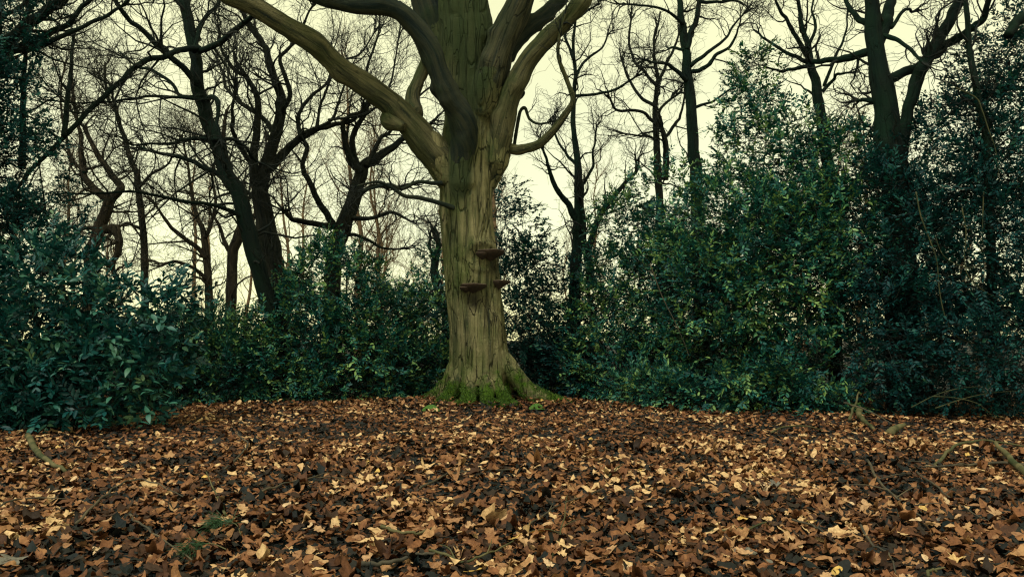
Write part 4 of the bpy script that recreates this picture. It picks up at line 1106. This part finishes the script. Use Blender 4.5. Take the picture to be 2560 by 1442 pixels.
# ------------------------------------------------------------------ leaf litter
def litter_mat(name, use_obj):
    m, nt, b = new_mat(name)
    geo = node(nt, 'ShaderNodeNewGeometry')
    n = node(nt, 'ShaderNodeTexNoise', Scale=45.0, Detail=5, Roughness=0.65)
    nt.links.new(geo.outputs['Position'], n.inputs['Vector'])
    if use_obj:
        oi = node(nt, 'ShaderNodeObjectInfo')
        colr = oi.outputs['Color']
    else:
        a = node(nt, 'ShaderNodeAttribute', attribute_name='rnd')
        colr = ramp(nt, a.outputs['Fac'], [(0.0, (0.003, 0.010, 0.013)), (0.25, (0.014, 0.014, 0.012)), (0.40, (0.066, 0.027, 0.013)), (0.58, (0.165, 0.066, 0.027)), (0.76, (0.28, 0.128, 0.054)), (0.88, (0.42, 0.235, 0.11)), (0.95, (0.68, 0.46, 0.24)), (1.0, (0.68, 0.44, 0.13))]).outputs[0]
    dk = ramp(nt, n.outputs['Fac'], [(0.32, (0.35, 0.30, 0.28)), (0.55, (0.9, 0.9, 0.9)), (0.75, (1.1, 1.1, 1.08))])
    mx = nt.nodes.new('ShaderNodeMix')
    mx.data_type = 'RGBA'
    mx.blend_type = 'MULTIPLY'
    mx.inputs[0].default_value = 0.8
    nt.links.new(colr, mx.inputs[6])
    nt.links.new(dk.outputs[0], mx.inputs[7])
    nt.links.new(mx.outputs[2], b.inputs['Base Color'])
    bp = node(nt, 'ShaderNodeBump', Strength=0.4, Distance=0.01)
    nt.links.new(n.outputs['Fac'], bp.inputs['Height'])
    nt.links.new(bp.outputs[0], b.inputs['Normal'])
    b.inputs['Roughness'].default_value = 0.65
    b.inputs['Specular IOR Level'].default_value = 0.2
    return m
def outline(kind, n, g=None):
    """star shaped leaf outline, unit size, x along the midrib"""
    a = np.linspace(0, 2 * math.pi, n, endpoint=False)
    if kind == 'maple':
        r = 0.30 + 0.24 * np.abs(np.cos(2.5 * a)) ** 0.6 + 0.03 * np.cos(15 * a + 1) * (n > 18)
        r = r * (1 - 0.35 * (np.cos(a - math.pi) > 0.95))
        return np.stack([r * np.cos(a), r * np.sin(a)], -1)
    if kind == 'oak':
        r = np.stack([0.55 * np.cos(a), 0.27 * np.sin(a) * (1 + 0.25 * np.cos(a))], -1)
        return r * (1 + 0.20 * np.cos(9 * a) * np.abs(np.sin(a)) ** 0.5)[:, None]
    r = np.stack([0.5 * np.cos(a), 0.28 * np.sin(a) * (1 - 0.15 * np.cos(a))], -1)
    return r
def fan(ol, rings=1):
    n = len(ol)
    V = [np.zeros((1, 2))]
    for k in range(1, rings + 1):
        V.append(ol * k / rings)
    V = np.vstack(V)
    i = np.arange(n)
    j = (i + 1) % n
    T = [np.stack([np.zeros(n, int), 1 + i, 1 + j], -1)]
    for k in range(1, rings):
        a = 1 + (k - 1) * n
        T.append(np.stack([a + i, a + n + i, a + n + j], -1))
        T.append(np.stack([a + i, a + n + j, a + j], -1))
    return V, np.vstack(T)
def litter():
    g = np.random.default_rng(21)
    Vs, Fs, Rs, off = [], [], [], 0
    def band(y0, y1, dens, kinds, size, lift, tilt):
        nonlocal off
        ys = np.linspace(y0, y1, 60)
        wid = ys * 1.34 + 1.6
        area = np.trapezoid(wid, ys) if hasattr(np, 'trapezoid') else np.trapz(wid, ys)
        n = int(area * dens)
        y = np.interp(g.random(n), np.cumsum(wid) / wid.sum(), ys) + g.normal(0, 0.02, n)
        x = g.uniform(-0.5, 0.5, n) * (y * 1.34 + 1.6)
        # keep the soil free inside the trunk
        k = ((x - TX) ** 2 + (y - TY) ** 2) > 0.5 ** 2
        x, y = x[k], y[k]
        n = len(x)
        which = g.integers(0, len(kinds), n)
        for wi, (kind, m) in enumerate(kinds):
            s = which == wi
            c = int(s.sum())
            ol, T = fan(outline(kind, m))
            ox, oy = ol[:, 0], ol[:, 1]
            sz = size * np.where(g.random(c) < 0.12, g.uniform(1.2, 1.7, c), g.uniform(0.5, 1.2, c))[:, None]
            c1 = g.normal(0, 0.5, c)[:, None]
            c2 = g.normal(0.25, 0.7, c)[:, None]
            c3 = g.normal(0, 0.5, c)[:, None]
            wob = g.uniform(0.80, 1.16, (c, len(ol))) * (1 - 0.4 * (g.random((c, len(ol))) > 0.93))
            lx, ly = ox[None] * sz * wob, oy[None] * sz * wob
            lz = (c1 * ox[None] ** 2 + c2 * oy[None] ** 2 * 2 + c3 * ox[None] * oy[None] + g.normal(0, 0.05, (c, len(ol)))) * sz
            yaw = g.uniform(0, 2 * math.pi, c)
            nz = nrm(np.stack([g.normal(0, tilt, c), g.normal(-0.08, tilt, c), np.ones(c)], -1))
            ax = nrm(np.cross(nz, np.stack([np.cos(yaw), np.sin(yaw), yaw * 0], -1)))
            ay = np.cross(nz, ax)
            lf = g.uniform(0.0, 1.0, c)
            p = np.stack([x[s], y[s], gz(x[s], y[s]) + lf * lift * (0.7 + 0.8 * vnoise(np.stack([x[s] * 4, y[s] * 4, x[s] * 0], -1)))], -1)
            V = p[:, None] + lx[..., None] * ax[:, None] + ly[..., None] * ay[:, None] + lz[..., None] * nz[:, None]
            V[..., 2] = np.maximum(V[..., 2], gz(V[..., 0], V[..., 1]) + 0.003)
            Fs.append((T[None] + (np.arange(c) * len(ol))[:, None, None] + off).reshape(-1, 3))
            off += c * len(ol)
            Vs.append(V.reshape(-1, 3))
            patch = vnoise(np.stack([x[s] * 1.7, y[s] * 1.2, x[s] * 0 + 2], -1)) - 0.5
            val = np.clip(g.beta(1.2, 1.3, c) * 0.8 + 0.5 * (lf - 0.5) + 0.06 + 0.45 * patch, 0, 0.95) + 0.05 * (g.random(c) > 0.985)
            Rs.append(np.repeat(val, len(ol)))
    band(3.2, 6.0, 620, [('maple', 18), ('oak', 18), ('oval', 9), ('oak', 16)], 0.082, 0.065, 0.30)
    band(6.0, 9.5, 500, [('maple', 11), ('oak', 10), ('oval', 7)], 0.078, 0.055, 0.26)
    band(9.5, 15.5, 330, [('oak', 7), ('oval', 6)], 0.080, 0.055, 0.28)
    band(15.5, 18, 80, [('oak', 7), ('oval', 6)], 0.10, 0.06, 0.36)
    # leaves drifted against the foot of the beech
    band(13.6, 14.7, 200, [('oak', 8), ('oval', 6)], 0.09, 0.10, 0.4)
    V = np.vstack(Vs)
    o = obj('leaf_litter', mesh_np('leaf_litter', V, [np.vstack(Fs)], False, {'rnd': np.concatenate(Rs)}), litter_mat('litter_leaf', False), None, 'stuff')
    tag(o, 'carpet of fallen brown and tan leaves covering the clearing', 'leaf litter')
litter()

LEAFCOL = [('dark brown', (0.05, 0.026, 0.018)), ('rust brown', (0.22, 0.09, 0.038)), ('mid brown', (0.33, 0.17, 0.085)), ('tan', (0.48, 0.29, 0.155)), ('pale buff', (0.64, 0.45, 0.27)), ('yellow ochre', (0.66, 0.43, 0.12)), ('grey brown', (0.16, 0.15, 0.125))]
def single_leaves():
    g = np.random.default_rng(3)
    mat = litter_mat('single_litter_leaf', True)
    variants = []
    for kind, word in (('maple', 'lobed maple'), ('oak', 'wavy edged oak'), ('oval', 'smooth oval')):
        for v in range(4):
            n = {'maple': 40, 'oak': 36, 'oval': 16}[kind]
            ol, T = fan(outline(kind, n), 2)
            j = 1 + 0.09 * (vnoise(np.stack([ol[:, 0] * 6, ol[:, 1] * 6, ol[:, 0] * 0 + v * 7], -1)) - 0.5) * 2
            x, y = ol[:, 0] * j, ol[:, 1] * j
            c1, c2, c3 = g.normal(0, .4), g.normal(.2, .45), g.normal(0, .4)
            z = c1 * x * x + c2 * y * y * 1.8 + c3 * x * y + 0.05 * (vnoise(np.stack([x * 5, y * 5, x * 0 + v], -1)) - .5) + 0.10 * np.abs(y)
            V = np.stack([x, y, z], -1)
            k = len(V)
            # stalk
            st = np.array([(-0.30, 0.006, 0.0), (-0.30, -0.006, 0.0), (-0.72, -0.005, 0.06), (-0.72, 0.005, 0.06)])
            me = mesh_np('fallen_leaf', np.vstack([V, st]), [T, np.array([[k, k + 1, k + 2, k + 3]])], True)
            me.materials.append(mat)
            variants.append((me, word, kind))
    marks = [('the pine sprigs', (530, 1340)), ('the dark arched twig', (350, 1214)), ('the thick dark curved stick', (1000, 1396)), ('the forked grey twig', (1180, 1396)),
             ('the pale bent twig', (1030, 1330)), ('the wiry crooked twig', (1395, 1350)), ('the level grey twig', (1850, 1322)), ('the dark many-shooted twig', (2240, 1245)),
             ('the dark bending stem', (2200, 1370)), ('the dark slanting twig', (390, 1338)), ('the dark twig on rust leaves', (2050, 1325)), ('the long thin twig', (1390, 1268))]
    marks = [(w_, ground_at(*p_)) for w_, p_ in marks]
    placed = []
    n = 0
    while n < 300:
        Y = g.uniform(4.0, 5.6) if g.random() < 0.85 else g.uniform(5.6, 6.8)
        X = g.uniform(-0.66, 0.66) * Y
        if any((X - a) ** 2 + (Y - b) ** 2 < 0.055 ** 2 for a, b in placed):
            continue
        placed.append((X, Y))
        me, word, kind = variants[int(g.integers(0, 12))]
        ci = int(g.choice(7, p=[.17, .2, .22, .22, .14, .02, .03]))
        o = bpy.data.objects.new('fallen_leaf', me)
        C.objects.link(o)
        o.color = (*LEAFCOL[ci][1], 1)
        s = g.uniform(0.06, 0.125) * (0.8 if kind == 'oval' else 1)
        o.scale = (s, s * g.uniform(0.85, 1.1), s)
        o.location = (X, Y, float(gz(X, Y)) + g.uniform(0.06, 0.085))
        o.rotation_euler = (g.normal(0.10, 0.27), g.normal(0, 0.27), g.uniform(0, 6.28))
        near = min(marks, key=lambda m_: (m_[1][0] - X) ** 2 + (m_[1][1] - Y) ** 2)
        dist = math.hypot(near[1][0] - X, near[1][1] - Y)
        where = 'lying beside ' + near[0] if dist < 0.5 else 'on top of the open leaf litter'
        size = 'small ' if s < 0.078 else ('large ' if s > 0.104 else '')
        tag(o, '%s%s %s leaf %s' % (size, LEAFCOL[ci][0], word, where), 'leaf', 'single leaves on top of the litter')
        n += 1
single_leaves()

# ------------------------------------------------------------------ sticks, logs and sprigs on the litter
def ground_stick(name, label, pts, w, mat='stick_dark', cat='twig', lifts=None, forks=(), group=None, ns=7):
    n = len(pts)
    lifts = lifts or [0.075] * n
    A = [ground_at(a, b, 0.075) for a, b in pts]
    for q, l in zip(A, lifts):
        q[2] += l - 0.075
    P = catmull(A, n * 7)
    Ym = P[:, 1].mean()
    R = np.linspace(w / 2 * Ym / FPX, 0.45 * w / 2 * Ym / FPX, len(P))
    P += (np.stack([vnoise(np.stack([np.arange(len(P)) * .4, np.full(len(P), k * 9.0 + pts[0][0]), np.zeros(len(P))], -1)) for k in range(3)], -1) - .5) * np.minimum(R * 2.5, 0.02)[:, None]
    if not forks:
        o = obj(name, limb_mesh(name, P, R, ns, 0.12, n), M[mat])
        return tag(o, label, cat, group)
    root = thing(name, label, cat, P[0], group)
    stem = obj('stem', limb_mesh('stem', P, R, ns, 0.12, n), M[mat], root)
    for (t, dx, dy, dz) in forks:
        i = int(t * (len(P) - 1))
        e = P[i] + np.array((dx, dy, dz))
        mid = (P[i] + e) / 2 + np.array((0.01, 0.0, 0.02))
        Q = catmull([P[i], mid, e], 12)
        obj('side_twig', limb_mesh('side_twig', Q, np.linspace(R[i] * .7, R[i] * .25, 12), 5, 0.1), M[mat], root)
    return root
def ground_things():
    gs = ground_stick
    gs('fallen_stick', 'mossy yellow green curved stick lying under the rhododendron', [(70, 1092), (92, 1128), (120, 1150), (162, 1172)], 18, 'stick', 'stick', [.10, .085, .08, .06], ns=12)
    gs('fallen_stick', 'upright pale broken stick beside the mossy bent log', [(2122, 1046), (2136, 1040), (2150, 1038)], 8, 'stick', 'stick', [.06, .22, .42])
    gs('fallen_log', 'mossy bent log end curling out of the litter below the thicket', [(2148, 1040), (2150, 1048), (2166, 1056), (2186, 1064)], 16, 'stick', 'log', [.17, .13, .08, .03], ns=14)
    gs('fallen_log', 'short stubby mossy log half buried in the litter', [(2222, 1078), (2240, 1074), (2262, 1070)], 22, 'stick', 'log', [.06, .09, .12], ns=14)
    gs('fallen_stick', 'thin dark stick leaning over the mossy bent log', [(2110, 1052), (2150, 1052), (2200, 1056), (2230, 1060)], 5, 'stick_dark', 'stick', [.34, .26, .16, .07])
    gs('fallen_branch', 'long arched pale twig below the dark thicket', [(2338, 1158), (2370, 1128), (2410, 1112), (2470, 1107), (2575, 1118)], 9, 'stick', 'branch', [.06, .08, .10, .10, .08])
    gs('fallen_branch', 'thick pale broken branch stub pointing into the clearing', [(2590, 1200), (2555, 1175), (2520, 1152), (2490, 1128)], 22, 'stick', 'branch', [.05, .08, .12, .16], ns=12)
    gs('fallen_branch', 'straight dark branch lying level before the pale broken stub', [(2560, 1160), (2500, 1158), (2420, 1164), (2340, 1164), (2300, 1166)], 9, 'stick_dark', 'branch', forks=((.5, -.25, -.18, .02), (.75, -.2, .12, .03)))
    gs('fallen_twig', 'dark arched twig curving over pale leaves before the rhododendron', [(190, 1306), (240, 1262), (290, 1228), (350, 1212), (420, 1230), (492, 1262)], 6, lifts=[.06, .09, .11, .12, .10, .07])
    gs('fallen_twig', 'dark slanting twig running into the pine sprig', [(322, 1282), (350, 1310), (400, 1345), (480, 1398)], 7)
    gs('fallen_twig', 'pale upright stalk standing behind the pine sprig', [(560, 1288), (548, 1250), (535, 1222), (515, 1180)], 6, 'stick')
    gs('fallen_twig', 'thin dark twig lying flat beyond the end of the dark arched twig', [(0, 1264), (50, 1246), (110, 1244), (165, 1246)], 5)
    gs('fallen_twig', 'pale bent twig with a forked tip among yellow leaves', [(955, 1318), (1000, 1328), (1040, 1334), (1066, 1326), (1090, 1316)], 9, 'stick', forks=((.85, .02, -.08, .01),))
    gs('fallen_twig', 'thick dark curved stick with a pale end beside the forked grey twig', [(905, 1412), (950, 1406), (1000, 1396), (1050, 1384), (1085, 1384)], 13, 'stick_dark', 'stick', ns=10)
    gs('fallen_twig', 'forked grey twig crossing big buff leaves beside the thick curved stick', [(1076, 1372), (1120, 1388), (1160, 1402), (1200, 1392), (1240, 1374), (1282, 1350)], 8, 'stick', forks=((.3, -.1, .2, .03), (.7, .02, .14, .04)))
    gs('fallen_twig', 'long thin dark twig running up the litter toward the beech', [(1282, 1330), (1340, 1300), (1400, 1262), (1470, 1236), (1510, 1220)], 5, forks=((.4, .05, .2, .03),))
    gs('fallen_twig', 'thin wiry twig standing crookedly out of the litter', [(1370, 1412), (1392, 1360), (1408, 1320), (1418, 1260)], 5, 'stick', lifts=[.06, .08, .11, .14], forks=((.5, -.18, -.03, .02), (.6, .16, .06, .04)))
    gs('fallen_twig', 'dark twig with several side shoots lying before the darkest thicket', [(2170, 1150), (2190, 1190), (2220, 1225), (2260, 1258), (2300, 1290)], 8, forks=((.3, .35, .1, .03), (.5, -.3, .12, .02), (.65, .3, .25, .04), (.8, .28, -.1, .02)))
    gs('fallen_twig', 'long dark twig sloping down from the many-shooted twig', [(2290, 1180), (2340, 1215), (2400, 1262), (2470, 1300)], 6, forks=((.5, .2, .15, .03),))
    gs('fallen_twig', 'grey twig lying level between dark leaves', [(1780, 1326), (1820, 1322), (1862, 1322), (1915, 1304)], 9, 'stick')
    gs('fallen_twig', 'dark once-forked twig sloping across rust leaves', [(1980, 1296), (2030, 1312), (2060, 1330), (2110, 1372)], 6, forks=((.5, .1, .1, .03),))
    gs('fallen_twig', 'dark unforked stem bending through the leaves past the rust leaves', [(2150, 1310), (2180, 1360), (2220, 1380), (2240, 1430)], 7)
    gs('fallen_twig', 'short pale curled twig in the litter', [(2320, 1440), (2330, 1428), (2345, 1422), (2362, 1420)], 9, 'stick')
    gs('fallen_twig', 'thin pale stalk lying in the litter below the beech', [(1525, 1188), (1540, 1172), (1556, 1160)], 5, 'stick')
    gs('fallen_twig', 'dark hooked twig between the rhododendron and the rounded holly', [(560, 1170), (620, 1120), (600, 1100), (588, 1086)], 5, lifts=[.06, .1, .12, .12])
    gs('fallen_twig', 'green tinged thin twig on the litter below the low pale green growth', [(1930, 1080), (1960, 1066), (2010, 1064), (2060, 1076)], 5, 'stick')
    gs('fallen_twig', 'dark low once-forked twig in open litter before the rounded holly', [(650, 1230), (720, 1205), (790, 1192), (860, 1194)], 5, forks=((.6, .2, .12, .02),))
    gs('fallen_twig', 'dark twig between yellow leaves and the beech roots', [(1040, 1225), (1090, 1198), (1150, 1180), (1280, 1172)], 6, forks=((.5, .1, .25, .03),))
    # pine sprigs
    m, nt, b = new_mat('pine_needle')
    b.inputs['Base Color'].default_value = (0.03, 0.085, 0.035, 1)
    b.inputs['Roughness'].default_value = 0.5
    g = np.random.default_rng(9)
    for lab, stem in (('green pine sprig with a fan of long needles lying across brown leaves', [(565, 1372), (530, 1358), (495, 1362), (470, 1372)]),
                      ('green pine sprig with a strongly arched stem above the other sprig', [(602, 1335), (590, 1310), (560, 1302), (525, 1310)])):
        A = [ground_at(a, c, .09) for a, c in stem]
        P = catmull(A, 16)
        root = thing('pine_sprig', lab, 'sprig', P[0])
        stem_ = obj('stem', limb_mesh('stem', P, np.linspace(.003, .002, 16), 6, .1), M['stick'], root)
        n = 130
        t = g.uniform(0.45, 1, n) * 15
        i = np.minimum(t.astype(int), 14)
        base = P[i]
        d0 = nrm(P[i + 1] - P[i])
        d = nrm(d0 + g.normal(size=(n, 3)) * np.array((.45, .45, .25)) + np.array((0, -.25, 0.05)))
        L = g.uniform(.10, .16, n)
        Q = base[:, None] + d[:, None] * (np.linspace(0, 1, 4)[None] * L[:, None])[..., None]
        Q[..., 2] -= 0.012 * np.linspace(0, 1, 4)[None] ** 2
        v, f, tc_ = tubes(Q, np.tile(np.array((.0016, .0016, .0014, .0006)), (n, 1)), 3)
        obj('needles', mesh_np('needles', v, [f], True), m, root, 'stuff')
    # moss cushions on the litter beside the roots
    mm, nt, b = new_mat('moss_cushion')
    geo = node(nt, 'ShaderNodeNewGeometry')
    nz = node(nt, 'ShaderNodeTexNoise', Scale=60.0, Detail=4)
    nt.links.new(geo.outputs['Position'], nz.inputs['Vector'])
    r = ramp(nt, nz.outputs['Fac'], [(.3, (.015, .06, .008)), (.7, (.07, .17, .015))])
    nt.links.new(r.outputs[0], b.inputs['Base Color'])
    b.inputs['Roughness'].default_value = 0.9
    for lab, px, py, rad in (('bright moss cushion on the litter beside the shorter beech roots', 1078, 1027, .14), ('bright moss cushion on the litter beside the longest beech root', 1342, 1023, .13)):
        c = ground_at(px, py, 0.02)
        na, nr = 24, 9
        V = []
        for j in range(nr + 1):
            t = j / nr
            for k in range(na):
                a = 2 * math.pi * k / na
                q = 1 + .18 * math.sin(3 * a + px) + .1 * math.sin(7 * a)
                V.append((c[0] + math.cos(a) * rad * t * q, c[1] + math.sin(a) * rad * .9 * t * q, c[2] + .085 * (1 - t ** 2.5) + .012 * random.random() * (t < 1)))
        F = [[j * na + k, j * na + (k + 1) % na, (j + 1) * na + (k + 1) % na, (j + 1) * na + k] for j in range(nr) for k in range(na)]
        F = np.array(F)[:, ::-1]
        o = obj('moss_cushion', mesh_np('moss_cushion', V, [F], True), mm)
        tag(o, lab, 'moss', None)
ground_things()
print('tris', sum(len(m.loops) - 2 * len(m.polygons) for m in bpy.data.meshes))
print('objects', len(bpy.data.objects))
